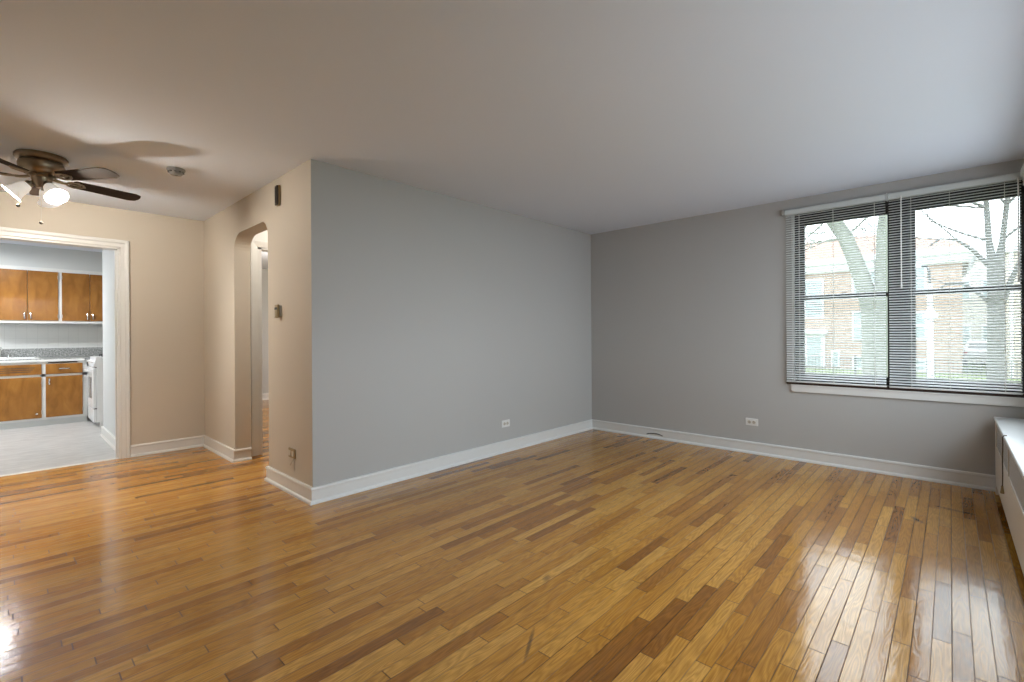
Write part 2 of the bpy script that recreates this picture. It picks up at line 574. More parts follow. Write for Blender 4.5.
# ------------------------------------------------------------------ mesh helpers
class MB:
    """collects shapes into ONE mesh object"""

    def __init__(self):
        self.bm = bmesh.new()

    def box(self, a, b, bev=0.0, seg=2):
        x0, x1 = sorted((a[0], b[0]))
        y0, y1 = sorted((a[1], b[1]))
        z0, z1 = sorted((a[2], b[2]))
        tmp = bmesh.new()
        vs = [tmp.verts.new((x, y, z)) for x in (x0, x1) for y in (y0, y1) for z in (z0, z1)]
        for f in ((0, 1, 3, 2), (4, 6, 7, 5), (0, 4, 5, 1), (2, 3, 7, 6), (0, 2, 6, 4), (1, 5, 7, 3)):
            tmp.faces.new([vs[i] for i in f])
        if bev:
            bmesh.ops.bevel(tmp, geom=tmp.edges[:], offset=bev, segments=seg, affect='EDGES', profile=0.5)
        self._take(tmp)
        return self

    def _take(self, tmp, mat=None):
        if mat is not None:
            bmesh.ops.transform(tmp, matrix=mat, verts=tmp.verts[:])
        bmesh.ops.recalc_face_normals(tmp, faces=tmp.faces[:])
        me = bpy.data.meshes.new('tmp')
        tmp.to_mesh(me)
        tmp.free()
        self.bm.from_mesh(me)
        bpy.data.meshes.remove(me)

    def prism(self, pts, d, mat=None):
        """polygon of 3D points pushed along vector d"""
        tmp = bmesh.new()
        d = Vector(d)
        A = [tmp.verts.new(p) for p in pts]
        B = [tmp.verts.new(Vector(p) + d) for p in pts]
        n = len(pts)
        f1 = tmp.faces.new(A)
        f2 = tmp.faces.new(B[::-1])
        for i in range(n):
            tmp.faces.new((A[i], B[i], B[(i + 1) % n], A[(i + 1) % n]))
        bmesh.ops.recalc_face_normals(tmp, faces=tmp.faces[:])
        bmesh.ops.triangulate(tmp, faces=[f for f in tmp.faces if len(f.verts) > 4])
        self._take(tmp, mat)
        return self

    def sweep(self, path, prof, fn, closed=False):
        """mitred sweep: path of 2D points, profile (offset to the left, height), fn(a, b, h) -> 3D"""
        P = [Vector(p) for p in path]
        n = len(P)
        tmp = bmesh.new()
        rings = []
        for i in range(n):
            if closed:
                d0 = (P[i] - P[i - 1]).normalized()
                d1 = (P[(i + 1) % n] - P[i]).normalized()
            else:
                d0 = (P[i] - P[i - 1]).normalized() if i else None
                d1 = (P[i + 1] - P[i]).normalized() if i < n - 1 else None
                d0 = d0 or d1
                d1 = d1 or d0
            n0 = Vector((-d0.y, d0.x))
            n1 = Vector((-d1.y, d1.x))
            mv = (n0 + n1) / (1 + n0.dot(n1))
            rings.append([tmp.verts.new(fn(*(P[i] + mv * o), h)) for o, h in prof])
        k = len(prof)
        for i in range(n if closed else n - 1):
            a, b = rings[i], rings[(i + 1) % n]
            for j in range(k):
                tmp.faces.new((a[j], a[(j + 1) % k], b[(j + 1) % k], b[j]))
        if not closed:
            tmp.faces.new(rings[0])
            tmp.faces.new(rings[-1][::-1])
        bmesh.ops.recalc_face_normals(tmp, faces=tmp.faces[:])
        bmesh.ops.triangulate(tmp, faces=[f for f in tmp.faces if len(f.verts) > 4])
        self._take(tmp)
        return self

    def lathe(self, prof, seg=32, mat=None, caps=True):
        """profile of (r, z) about the Z axis"""
        tmp = bmesh.new()
        rings = []
        for r, z in prof:
            if r < 1e-6:
                rings.append([tmp.verts.new((0, 0, z))])
            else:
                rings.append([tmp.verts.new((r * cos(2 * pi * i / seg), r * sin(2 * pi * i / seg), z)) for i in range(seg)])
        for a, b in zip(rings, rings[1:]):
            for i in range(seg):
                j = (i + 1) % seg
                if len(a) == 1 and len(b) == 1:
                    continue
                if len(a) == 1:
                    tmp.faces.new((a[0], b[j], b[i]))
                elif len(b) == 1:
                    tmp.faces.new((a[i], a[j], b[0]))
                else:
                    tmp.faces.new((a[i], a[j], b[j], b[i]))
        if caps:
            for r in (rings[0], rings[-1]):
                if len(r) > 1:
                    tmp.faces.new(r)
        self._take(tmp, mat)
        return self

    def tube(self, pts, rad, seg=8, mat=None):
        """round tube through 3D points; rad a number or one per point"""
        P = [Vector(p) for p in pts]
        R = rad if isinstance(rad, (list, tuple)) else [rad] * len(P)
        tmp = bmesh.new()
        rings = []
        up = Vector((0, 0, 1))
        t0 = (P[1] - P[0]).normalized()
        if abs(t0.dot(up)) > 0.95:
            up = Vector((1, 0, 0))
        side = t0.cross(up).normalized()
        for i, p in enumerate(P):
            t = (P[min(i + 1, len(P) - 1)] - P[max(i - 1, 0)]).normalized()
            side = (side - t * side.dot(t)).normalized()
            nrm = side.cross(t)
            rings.append([tmp.verts.new(p + (side * cos(2 * pi * k / seg) + nrm * sin(2 * pi * k / seg)) * R[i]) for k in range(seg)])
        for a, b in zip(rings, rings[1:]):
            for k in range(seg):
                tmp.faces.new((a[k], a[(k + 1) % seg], b[(k + 1) % seg], b[k]))
        tmp.faces.new(rings[0])
        tmp.faces.new(rings[-1][::-1])
        self._take(tmp, mat)
        return self

    def build(self, name, mat, parent=None, smooth=False, local=True):
        me = bpy.data.meshes.new(name)
        self.bm.to_mesh(me)
        self.bm.free()
        me.materials.append(mat)
        if smooth:
            for p in me.polygons:
                p.use_smooth = True
            try:
                me.set_sharp_from_angle(angle=radians(38))
            except Exception:
                pass
        o = bpy.data.objects.new(name, me)
        COL.objects.link(o)
        if parent is not None:
            o.parent = parent
            if not local:
                # geometry was given in world coordinates
                bpy.context.view_layer.update()
                me.transform(world_of(parent).inverted())
        return o


def world_of(o):
    m = Matrix.LocRotScale(o.location, o.rotation_euler, o.scale)
    while o.parent:
        o = o.parent
        m = Matrix.LocRotScale(o.location, o.rotation_euler, o.scale) @ m
    return m


def thing(name, label, cat, loc=(0, 0, 0), rz=0.0, group=None):
    o = bpy.data.objects.new(name, None)
    o.empty_display_size = 0.05
    COL.objects.link(o)
    o.location = loc
    o.rotation_euler = (0, 0, rz)
    o['label'] = label
    o['category'] = cat
    if group:
        o['group'] = group
    return o


def tag(o, label, cat, group=None):
    o['label'] = label
    o['category'] = cat
    if group:
        o['group'] = group
    return o


def struct(o, label=None, cat=None):
    o['kind'] = 'structure'
    if label:
        o['label'] = label
        o['category'] = cat
    return o


def W(mb, name, mat, parent, smooth=False):
    """build a part whose coordinates were given in world space"""
    return mb.build(name, mat, parent, smooth, local=False)


def copy_tree(o, parent=None):
    c = o.copy()
    COL.objects.link(c)
    if parent is not None:
        c.parent = parent
    for ch in list(o.children):
        copy_tree(ch, c)
    return c


# ------------------------------------------------------------------ setting
YA, YB, XA, XW, H = 3.3476, 6.0115, 1.4979, 5.0867, 2.4683
YC = -0.50           # wall behind the radiator cover
XL = -1.60           # unseen wall of the dining end
YN = 9.62            # kitchen back wall
AW = 0.142           # arch wall thickness
ARL, ARR = 5.015, 4.165   # arch opening

fl = MB()
fl.box((XL, YC, -0.12), (XW, 6.045, 0.0))
fl.box((XA, 6.045, -0.12), (XW, 9.47, 0.0))
struct(fl.build('floor', MATS['oak_strip_floor']), 'honey oak strip floor worn and glossy by the window', 'floor')
kf = MB()
kf.box((XL, 6.045, -0.12), (XA, YN, 0.004))
struct(kf.build('floor_kitchen', MATS['grey_vinyl_floor']), 'grey streaked vinyl floor of the kitchen', 'floor')
c = MB()
c.box((XL - 0.15, YC - 0.25, H), (XW + 0.25, YN + 0.15, H + 0.12))
struct(c.build('ceiling', CEIL), 'flat off-white ceiling over the whole apartment', 'ceiling')

# long grey wall and the arch wall
m = MB()
m.box((XA + AW, YA, 0), (XW + 0.25, YA + AW, H))
m.box((XA, YA, 0), (XA + AW, YA + 0.003, H))
struct(m.build('wall_north', WALL), 'long cool grey wall with one outlet', 'wall')
arch = []
def arc(cx_, cz_, r, a0, a1, n=8):
    return [(cx_ + r * cos(a0 + (a1 - a0) * i / n), cz_ + r * sin(a0 + (a1 - a0) * i / n)) for i in range(n + 1)]
ZT = 2.172
prof = [(YA + 0.003, 0), (YA + 0.003, H), (YN, H), (YN, 0), (ARL, 0), (ARL, 2.03)]
prof += [(ARL - 0.19 * (1 - cos(t)), 2.03 + 0.142 * sin(t)) for t in [pi / 2 * i / 8 for i in range(1, 9)]]
prof += [(ARR + 0.13 * (1 - sin(t)), ZT - 0.13 * (1 - cos(t))) for t in [pi / 2 * i / 8 for i in range(0, 8)]]
prof += [(ARR, ZT - 0.13), (ARR, 0)]
m = MB()
m.prism([(XA, y, z) for y, z in prof], (AW, 0, 0))
struct(m.build('wall_arch', TAN), 'tan wall with a soft cornered arch opening to the hall', 'wall')

# window wall (opening for the double window)
WY1, WY0, WZ0, WZ1 = 1.10, -0.475, 0.745, 2.335
TW = 0.25
m = MB()
m.box((XW, WY1, 0), (XW + TW, YA, H))
m.box((XW, YC, 0), (XW + TW, WY0, H))
m.box((XW, WY0, 0), (XW + TW, WY1, WZ0))
m.box((XW, WY0, WZ1), (XW + TW, WY1, H))
struct(m.build('wall_east', WALL), 'grey brown wall around the double window', 'wall')
# wall behind the radiator cover, its wide window opening unseen from here
CX0, CX1, CZ0, CZ1 = 1.15, 4.65, 0.80, 2.28
m = MB()
m.box((XL - 0.15, YC - TW, 0), (CX0, YC, H))
m.box((CX1, YC - TW, 0), (XW + TW, YC, H))
m.box((CX0, YC - TW, 0), (CX1, YC, CZ0))
m.box((CX0, YC - TW, CZ1), (CX1, YC, H))
struct(m.build('wall_south', WALL), 'wall behind the radiator cover', 'wall')
m = MB()
m.box((XL - 0.15, YC, 0), (XL, 7.2, H))
m.box((XL - 0.15, 8.4, 0), (XL, YN, H))
m.box((XL - 0.15, 7.2, 0), (XL, 8.4, 1.0))
m.box((XL - 0.15, 7.2, 2.2), (XL, 8.4, H))
struct(m.build('wall_west', WALL), 'outer wall of the dining end', 'wall')
# kitchen door wall
KX0, KX1, KZ = -0.16, 0.778, 2.085
m = MB()
m.box((XL, YB, 0), (KX0, YB + 0.12, H))
m.box((KX1, YB, 0), (XA, YB + 0.12, H))
m.box((KX0, YB, KZ), (KX1, YB + 0.12, H))
struct(m.build('wall_kitchen', TAN), 'tan wall around the kitchen doorway', 'wall')
# kitchen stub wall, back wall
m = MB()
m.box((0.815, YB + 0.12, 0), (XA, 7.56, H))
struct(m.build('wall_stub', KWALL), 'short pale wall inside the kitchen doorway', 'wall')
m = MB()
m.box((XL, YN, 0), (XA + AW, YN + 0.12, H))
struct(m.build('wall_back', KWALL), 'pale kitchen back wall', 'wall')
m = MB()
m.box((XL, 9.28, 2.176), (XA, YN, H))
struct(m.build('trim_1', KWALL), 'grey soffit above the kitchen wall cabinets', 'soffit')
m = MB()
m.box((XL, YN - 0.008, 1.045), (XA, YN, 1.402))
struct(m.build('wall_tile', TILEW), 'white square wall tiles over the kitchen counter', 'wall tile')
# hall and bedroom beyond the arch
m = MB()
m.box((XA + AW, 5.13, 0), (1.742, 5.23, H))
m.box((2.56, 5.13, 0), (3.05, 5.23, H))
m.box((1.742, 5.13, 2.100), (2.56, 5.23, H))
struct(m.build('wall_hall', TRIM), 'white hall wall around the bedroom doorway', 'wall')
m = MB()
m.box((2.95, YA + AW, 0), (3.05, 5.13, H))
struct(m.build('wall_hall_end', WALL), 'end wall of the hall', 'wall')
m = MB()
m.box((XA + AW, 9.47, 0), (XW, 9.59, H))
m.box((XW, 5.13, 0), (XW + 0.12, 6.6, H))
m.box((XW, 8.2, 0), (XW + 0.12, 9.59, H))
m.box((XW, 6.6, 0), (XW + 0.12, 8.2, 0.8))
m.box((XW, 6.6, 2.2), (XW + 0.12, 8.2, H))
m.box((3.05, 5.13, 0), (XW, 5.23, H))
struct(m.build('wall_bedroom', WALL), 'grey far wall of the bedroom', 'wall')

BB = [(0, 0), (0.030, 0), (0.030, 0.008), (0.026, 0.018), (0.016, 0.024), (0.015, 0.094), (0.020, 0.098), (0.021, 0.108), (0.016, 0.116), (0.0, 0.117)]
def baseboard(name, path, label):
    m = MB()
    m.sweep(path, BB, lambda a, b, h: (a, b, h))
    return struct(m.build(name, TRIM, smooth=True), label, 'baseboard')
baseboard('baseboard_dining', [(XA + AW - 0.004, ARL), (XA, ARL), (XA, YB), (0.851, YB)], 'white baseboard round the dining corner and arch jamb')
baseboard('baseboard_living', [(XW - 0.0, YC), (XW, YA), (XA, YA), (XA, ARR), (XA + AW, ARR)], 'white baseboard along the grey walls and round the arch corner')
baseboard('baseboard_west', [(KX0 - 0.073, YB), (XL, YB), (XL, YC)], 'white baseboard of the dining end')
baseboard('baseboard_stub', [(0.815, YB + 0.125), (0.815, 7.56), (XA, 7.56)], 'white baseboard of the short kitchen wall')
baseboard('baseboard_bedroom', [(XW, 9.47), (XA + AW, 9.47)], 'white baseboard of the bedroom far wall')

# kitchen doorway casing, jambs and threshold
d1 = struct(thing('door_1', 'cased opening without a door to the kitchen', 'doorway', (0.3, YB, 0)))
CS = [(0, 0), (0, 0.014), (0.005, 0.018), (0.036, 0.020), (0.040, 0.026), (0.050, 0.030), (0.066, 0.030), (0.072, 0.024), (0.072, 0)]
m = MB()
m.sweep([(KX0, 0), (KX0, KZ), (KX1, KZ), (KX1, 0)], CS, lambda a, b, h: (a, YB - h, b))
W(m, 'casing', TRIM, d1)
m = MB()
m.box((KX0, YB - 0.004, 0), (KX0 + 0.018, YB + 0.124, KZ))
m.box((KX1 - 0.018, YB - 0.004, 0), (KX1, YB + 0.124, KZ))
m.box((KX0, YB - 0.004, KZ - 0.018), (KX1, YB + 0.124, KZ))
m.box((KX1 - 0.030, YB + 0.05, 0), (KX1 - 0.018, YB + 0.09, KZ - 0.018))
W(m, 'jamb', TRIM, d1)
m = MB()
m.prism([(KX0 + 0.018, YB + 0.002, 0.0), (KX0 + 0.018, YB + 0.012, 0.008), (KX0 + 0.018, YB + 0.034, 0.008), (KX0 + 0.018, YB + 0.046, 0.0)], (KX1 - KX0 - 0.036, 0, 0))
W(m, 'threshold', PLASTIC, d1)
# bedroom doorway casing
d2 = struct(thing('door_2', 'white cased doorway from the hall to the bedroom', 'doorway', (2.16, 5.13, 0)))
m = MB()
m.sweep([(1.742, 0), (1.742, 2.100), (2.56, 2.100), (2.56, 0)], [(o, h) for o, h in [(0, 0), (0, 0.014), (0.05, 0.02), (0.065, 0.02), (0.07, 0.0)]], lambda a, b, h: (a, 5.13 - h, b))
W(m, 'casing', TRIM, d2)
m = MB()
m.box((1.742, 5.126, 0), (1.783, 5.234, 2.100))
m.box((2.542, 5.126, 0), (2.56, 5.234, 2.100))
m.box((1.742, 5.126, 2.082), (2.56, 5.234, 2.100))
W(m, 'jamb', TRIM, d2)

# ------------------------------------------------------------------ double window
w1 = struct(thing('window_1', 'dark bronze double-hung double window', 'window', (XW, 0.3, WZ0)))
FX0, FX1 = XW + 0.055, XW + 0.150
MID = 0.301
m = MB()
FR = 0.048
m.box((FX0, WY1 - FR, WZ0), (FX1, WY1, WZ1))
m.box((FX0, WY0, WZ0), (FX1, WY0 + FR, WZ1))
m.box((FX0, WY0 + FR, WZ1 - 0.035), (FX1, WY1 - FR, WZ1))
m.box((FX0, WY0 + FR, WZ0), (FX1, WY1 - FR, WZ0 + 0.035))
W(m, 'window_frame', BRONZE, w1)
m = MB()
m.box((FX0 - 0.012, MID - 0.052, WZ0 + 0.035), (FX1, MID + 0.052, WZ1 - 0.035), 0.004)
W(m, 'mullion', BRONZE, w1)
ZM = 1.525
def sash(name, y0, y1, z0, z1, x0, x1, st, top, bot):
    m = MB()
    m.box((x0, y0, z0), (x1, y0 + st, z1), 0.003)
    m.box((x0, y1 - st, z0), (x1, y1, z1), 0.003)
    m.box((x0, y0 + st, z1 - top), (x1, y1 - st, z1), 0.003)
    m.box((x0, y0 + st, z0), (x1, y1 - st, z0 + bot), 0.003)
    s = W(m, name, BRONZE, w1)
    g = MB()
    g.box(((x0 + x1) / 2 - 0.002, y0 + st - 0.004, z0 + bot - 0.004), ((x0 + x1) / 2 + 0.002, y1 - st + 0.004, z1 - top + 0.004))
    W(g, 'pane', GLASS, s)
    return s
for y0, y1 in ((MID + 0.052, WY1 - FR), (WY0 + FR, MID - 0.052)):
    sash('upper_sash', y0, y1, ZM - 0.012, WZ1 - 0.035, FX0 + 0.048, FX0 + 0.078, 0.040, 0.078, 0.034)
    s = sash('lower_sash', y0, y1, WZ0 + 0.035, ZM + 0.022, FX0 + 0.010, FX0 + 0.040, 0.040, 0.034, 0.038)
    m = MB()
    yc = y1 - 0.36
    m.box((FX0 + 0.012, yc - 0.030, ZM + 0.022), (FX0 + 0.036, yc + 0.030, ZM + 0.030), 0.002)
    m.box((FX0 + 0.004, yc - 0.008, ZM + 0.028), (FX0 + 0.030, yc + 0.026, ZM + 0.038), 0.003)
    W(m, 'latch', DARK, s)
m = MB()
m.box((XW + 0.002, WY1 - 0.016, WZ0), (FX0, WY1 - 0.001, WZ1))
m.box((XW + 0.002, WY0 + 0.001, WZ0), (FX0, WY0 + 0.016, WZ1))
W(m, 'jamb_liner', TRIM, w1)
m = MB()
m.box((XW - 0.018, WY0, 0.716), (FX0, WY1 + 0.045, WZ0 - 0.001), 0.003)
W(m, 'sill', BROWN, w1)
m = MB()
zt, zb = 0.716, 0.648
pts = [(WY0 - 0.01, zt), (WY1 + 0.004, zt), (WY1 + 0.004, zb + 0.014), (WY1 - 0.008, zb), (WY0 - 0.01, zb)]
m.prism([(XW - 0.018, y, z) for y, z in pts], (0.018, 0, 0))
m.prism([(XW - 0.024, y, z) for y, z in [(WY0 - 0.01, zt), (WY1 + 0.008, zt), (WY1 + 0.008, zt - 0.010), (WY0 - 0.01, zt - 0.010)]], (0.01, 0, 0))
W(m, 'apron', TRIM, w1)

for nm, x, y0, y1, z0, z1, lab in (('window_3', XL - 0.09, 7.2, 8.4, 1.0, 2.2, 'added kitchen window'), ('window_4', XW + 0.03, 6.6, 8.2, 0.8, 2.2, 'added bedroom window')):  # unseen windows added to let sky light into kitchen and bedroom
    wq = struct(thing(nm, lab + ' in a wall the camera does not see', 'window', (x, (y0 + y1) / 2, z0)))
    m = MB()
    m.box((x, y0, z0), (x + 0.06, y0 + 0.05, z1))
    m.box((x, y1 - 0.05, z0), (x + 0.06, y1, z1))
    m.box((x, y0 + 0.05, z0), (x + 0.06, y1 - 0.05, z0 + 0.05))
    m.box((x, y0 + 0.05, z1 - 0.05), (x + 0.06, y1 - 0.05, z1))
    m.box((x, y0 + 0.05, (z0 + z1) / 2 - 0.02), (x + 0.06, y1 - 0.05, (z0 + z1) / 2 + 0.02))
    W(m, 'window_frame', BRONZE, wq)

# ------------------------------------------------------------------ mini blinds
def mini_blind(y0, y1, label, wand_ys, cord_y, ladder_ys, bracket=False):
    t = thing('mini_blind', label, 'blind', (XW - 0.028, (y0 + y1) / 2, 2.365), 0, 'white mini blinds on the double window')
    XB = XW - 0.028
    m = MB()
    m.prism([(XB - 0.024, 0, 2.312), (XB - 0.027, 0, 2.318), (XB - 0.027, 0, 2.350), (XB - 0.020, 0, 2.362), (XB + 0.020, 0, 2.362), (XB + 0.020, 0, 2.312)], (0, 0.001, 0))
    m.bm.free()
    m = MB()
    prof = [(-0.024, 2.312), (-0.027, 2.318), (-0.027, 2.350), (-0.020, 2.362), (0.020, 2.362), (0.020, 2.312)]
    m.prism([(XB + a, y0, z) for a, z in prof], (0, y1 - y0, 0))
    W(m, 'headrail', RAILG, t)
    # slats, room edge lower
    tilt = radians(24)
    zs, z_end = 2.300, 0.770
    n = 72
    m = MB()
    tmp = bmesh.new()
    for i in range(n):
        z = zs + (z_end - zs) * i / (n - 1)
        top, bot = [], []
        for k in range(5):
            s = -1 + k / 2
            a = s * 0.0125
            crown = 0.0016 * (1 - s * s)
            dx = a * cos(tilt) - crown * sin(tilt)
            dz = a * sin(tilt) + crown * cos(tilt)
            top.append((XB + dx, z + dz + 0.0004))
            bot.append((XB + dx, z + dz - 0.0004))
        ring = top + bot[::-1]
        A = [tmp.verts.new((x, y0 + 0.004, zz)) for x, zz in ring]
        B = [tmp.verts.new((x, y1 - 0.004, zz)) for x, zz in ring]
        kk = len(ring)
        for j in range(kk):
            tmp.faces.new((A[j], A[(j + 1) % kk], B[(j + 1) % kk], B[j]))
        tmp.faces.new(A[::-1])
        tmp.faces.new(B)
    m._take(tmp)
    W(m, 'slats', MATS['blind_slat_white'], t)
    m = MB()
    m.box((XB - 0.013, y0 + 0.002, 0.738), (XB + 0.013, y1 - 0.002, 0.752), 0.004)
    W(m, 'bottom_rail', KWHITE, t, True)
    for y in ladder_ys:
        m = MB()
        for dx in (-0.0135, 0.0135):
            m.tube([(XB + dx, y, 2.312), (XB + dx, y, 0.748)], 0.0013, 6)
        W(m, 'ladder_cord', PLASTIC, t)
    for y in wand_ys:
        m = MB()
        m.tube([(XB - 0.034, y, 2.325), (XB - 0.036, y, 2.29), (XB - 0.036, y, 1.575)], 0.0042, 8)
        m.tube([(XB - 0.036, y, 1.60), (XB - 0.036, y, 1.565)], 0.0062, 8)
        W(m, 'tilt_wand', PLASTIC, t, True)
    if cord_y is not None:
        m = MB()
        for dy in (-0.004, 0.005):
            m.tube([(XB - 0.032, cord_y + dy, 2.32), (XB - 0.033, cord_y + dy * 0.6, 1.62)], 0.0014, 6)
        m.lathe([(0, 0), (0.007, 0.004), (0.006, 0.02), (0.003, 0.03), (0, 0.032)], 10, Matrix.Translation((XB - 0.033, cord_y, 1.59)))
        W(m, 'lift_cord', PLASTIC, t)
    ys = (y0 - 0.004, y1 + 0.004) if not bracket else (y0 - 0.004,)
    for y in ys:
        m = MB()
        m.box((XB - 0.030, y, 2.306), (XB + 0.026, y + (0.003 if y > y0 else -0.003), 2.368))
        W(m, 'bracket', RAILG, t)
    if bracket:
        m = MB()
        m.box((XB - 0.020, y1 + 0.003, 2.315), (XB + 0.0275, y1 + 0.026, 2.372), 0.004)
        W(m, 'end_bracket', WALL, t)
    return t
mini_blind(0.392, 1.143, 'white mini blind with half open slats nearest the room corner', (), None, (1.03, 0.765, 0.47), True)
mini_blind(-0.388, 0.378, 'white mini blind with hanging wand nearest the radiator cover', (0.292, -0.367), None, (0.232, 0.0, -0.30))

# ------------------------------------------------------------------ window over the radiator cover, seen only by its blind rail
w2 = struct(thing('window_2', 'wide window over the radiator cover', 'window', (2.9, YC, CZ0)))
m = MB()
m.box((CX0, YC - 0.15, CZ0), (CX0 + 0.05, YC - 0.06, CZ1))
m.box((CX1 - 0.05, YC - 0.15, CZ0), (CX1, YC - 0.06, CZ1))
m.box((CX0 + 0.05, YC - 0.15, CZ1 - 0.05), (CX1 - 0.05, YC - 0.06, CZ1))
m.box((CX0 + 0.05, YC - 0.15, CZ0), (CX1 - 0.05, YC - 0.06, CZ0 + 0.05))
for k in (1, 2, 3):
    x = CX0 + (CX1 - CX0) * k / 4
    m.box((x - 0.03, YC - 0.15, CZ0 + 0.05), (x + 0.03, YC - 0.06, CZ1 - 0.05))
W(m, 'window_frame', BRONZE, w2)
t = thing('blind_headrail', 'white blind headrail of the side window, its end just in view by the ceiling', 'blind', (3.0, -0.42, 2.34))
m = MB()
m.box((1.05, -0.424, 2.315), (4.99, -0.376, 2.365), 0.003)
W(m, 'headrail', KWHITE, t)
m = MB()
for i in range(14):
    m.box((1.06, -0.415, 2.303 - 0.004 * i - 0.0015), (4.98, -0.387, 2.303 - 0.004 * i))
W(m, 'gathered_slats', MATS['blind_slat_white'], t)
for x in (1.2, 3.0, 4.8):
    m = MB()
    m.box((x - 0.015, YC, 2.33), (x + 0.015, -0.424, 2.36))
    W(m, 'bracket', KWHITE, t)

# ------------------------------------------------------------------ radiator cover
RX0, RX1, RY1, RZ = 2.86, 5.02, -0.242, 0.546
t = thing('radiator_cover', 'long cream metal radiator cover with pierced front and white top', 'radiator cover', ((RX0 + RX1) / 2, -0.36, 0))
m = MB()
m.box((RX0 - 0.015, YC + 0.004, RZ), (RX1 + 0.010, RY1 + 0.008, RZ + 0.022), 0.007, 3)
W(m, 'top', MARBLE, t, True)
m = MB()
m.box((RX0, YC + 0.01, 0.545), (RX1, RY1 + 0.003, RZ - 0.0005), 0.002)
W(m, 'top_moulding', CREAM, t)
m = MB()
pts = [(RX0, 0.555), (RX0, 0.0), (RX0 + 0.055, 0.0), (RX0 + 0.060, 0.045), (RX0 + 0.085, 0.068), (RX0 + 0.13, 0.080),
       (RX1 - 0.13, 0.080), (RX1 - 0.085, 0.068), (RX1 - 0.060, 0.045), (RX1 - 0.055, 0.0), (RX1, 0.0), (RX1, 0.36), (RX0 + 0.09, 0.36), (RX0 + 0.09, 0.525), (RX1 - 0.09, 0.525), (RX1 - 0.09, 0.36), (RX1, 0.36), (RX1, 0.555)]
m.bm.free()
m = MB()
m.prism([(x, RY1 - 0.014, z) for x, z in pts[:10] + [(RX1, 0.0), (RX1, 0.36), (RX0, 0.36)] if not (x == RX0 and z == 0.555)], (0, 0.014, 0))
m.box((RX0, RY1 - 0.014, 0.36), (RX0 + 0.09, RY1, 0.545))
m.box((RX1 - 0.09, RY1 - 0.014, 0.36), (RX1, RY1, 0.545))
m.box((RX0 + 0.09, RY1 - 0.014, 0.525), (RX1 - 0.09, RY1, 0.545))
W(m, 'front_panel', CREAM, t)
for x0, x1 in ((RX0 + 0.09, 3.96), (3.98, RX1 - 0.09)):
    m = MB()
    m.box((x0, RY1 - 0.012, 0.36), (x1, RY1 - 0.005, 0.525))
    W(m, 'grille', MATS['pierced_cream_enamel'], t)
m = MB()
m.box((3.96, RY1 - 0.014, 0.36), (3.98, RY1, 0.525))
W(m, 'centre_bar', CREAM, t)
for x in (RX0, RX1 - 0.014):
    m = MB()
    m.prism([(x, RY1 - 0.014, 0.545), (x, RY1 - 0.014, 0.0), (x, RY1 - 0.06, 0.0), (x, RY1 - 0.07, 0.08), (x, YC + 0.012, 0.09), (x, YC + 0.012, 0.545)], (0.014, 0, 0))
    W(m, 'end_panel', CREAM, t)
t = thing('pull_cord', 'dark blind cord with a brass tassel hanging down the radiator cover front', 'cord', (4.1, RY1 + 0.026, 0.56))
m = MB()
m.tube([(4.08, RY1 - 0.004, 0.5785), (4.081, RY1 + 0.008, 0.577), (4.083, RY1 + 0.014, 0.565), (4.09, RY1 + 0.013, 0.50), (4.105, RY1 + 0.014, 0.43), (4.13, RY1 + 0.012, 0.32), (4.15, RY1 + 0.012, 0.255)], 0.003, 8)
W(m, 'cord', CHAIN, t, True)
m = MB()
m.lathe([(0.003, 0.045), (0.006, 0.04), (0.006, 0.03), (0.010, 0.0), (0.009, -0.004), (0, -0.005)], 14, Matrix.Translation((4.152, RY1 + 0.013, 0.215)))
W(m, 'tassel', BRASS, t, True)

# ------------------------------------------------------------------ wall fittings
def outlet(cx_, cy_, cz_, rz, label, plate, face, grp='wall outlets near the floor'):
    """horizontal duplex outlet; local -Y faces the room"""
    t = thing('wall_outlet', label, 'outlet', (cx_, cy_, cz_), rz, grp)
    m = MB()
    m.box((-0.058, -0.007, -0.036), (0.058, 0.0, 0.036), 0.003)
    m.build('cover_plate', plate, t)
    for s in (-1, 1):
        m = MB()
        m.lathe([(0, 0.0105), (0.0155, 0.0105), (0.0172, 0.009), (0.0172, 0)], 20, Matrix.Translation((s * 0.021, 0, 0)) @ Matrix.Rotation(pi / 2, 4, 'X'))
        r = m.build('receptacle', face, t)
        m = MB()
        for dz in (-0.0065, 0.0065):
            m.box((s * 0.021 - 0.0065, -0.0112, dz - 0.0012), (s * 0.021 + 0.004, -0.0100, dz + 0.0012))
        m.lathe([(0, 0.0112), (0.0026, 0.0112), (0.0026, 0.0100)], 10, Matrix.Translation((s * 0.021 + 0.009, 0, 0)) @ Matrix.Rotation(pi / 2, 4, 'X'))
        m.build('slots', DARK, r)
    m = MB()
    m.lathe([(0, 0.0085), (0.002, 0.008), (0.003, 0.0065)], 10, Matrix.Rotation(pi / 2, 4, 'X'))
    m.build('screw', STEEL, t)
    return t
outlet(3.497, YA, 0.290, 0, 'white wall outlet low on the long cool grey wall', PLASTIC, IVORY)
outlet(XW, 1.457, 0.313, -pi / 2, 'white wall outlet below the window on the grey brown wall', PLASTIC, IVORY)

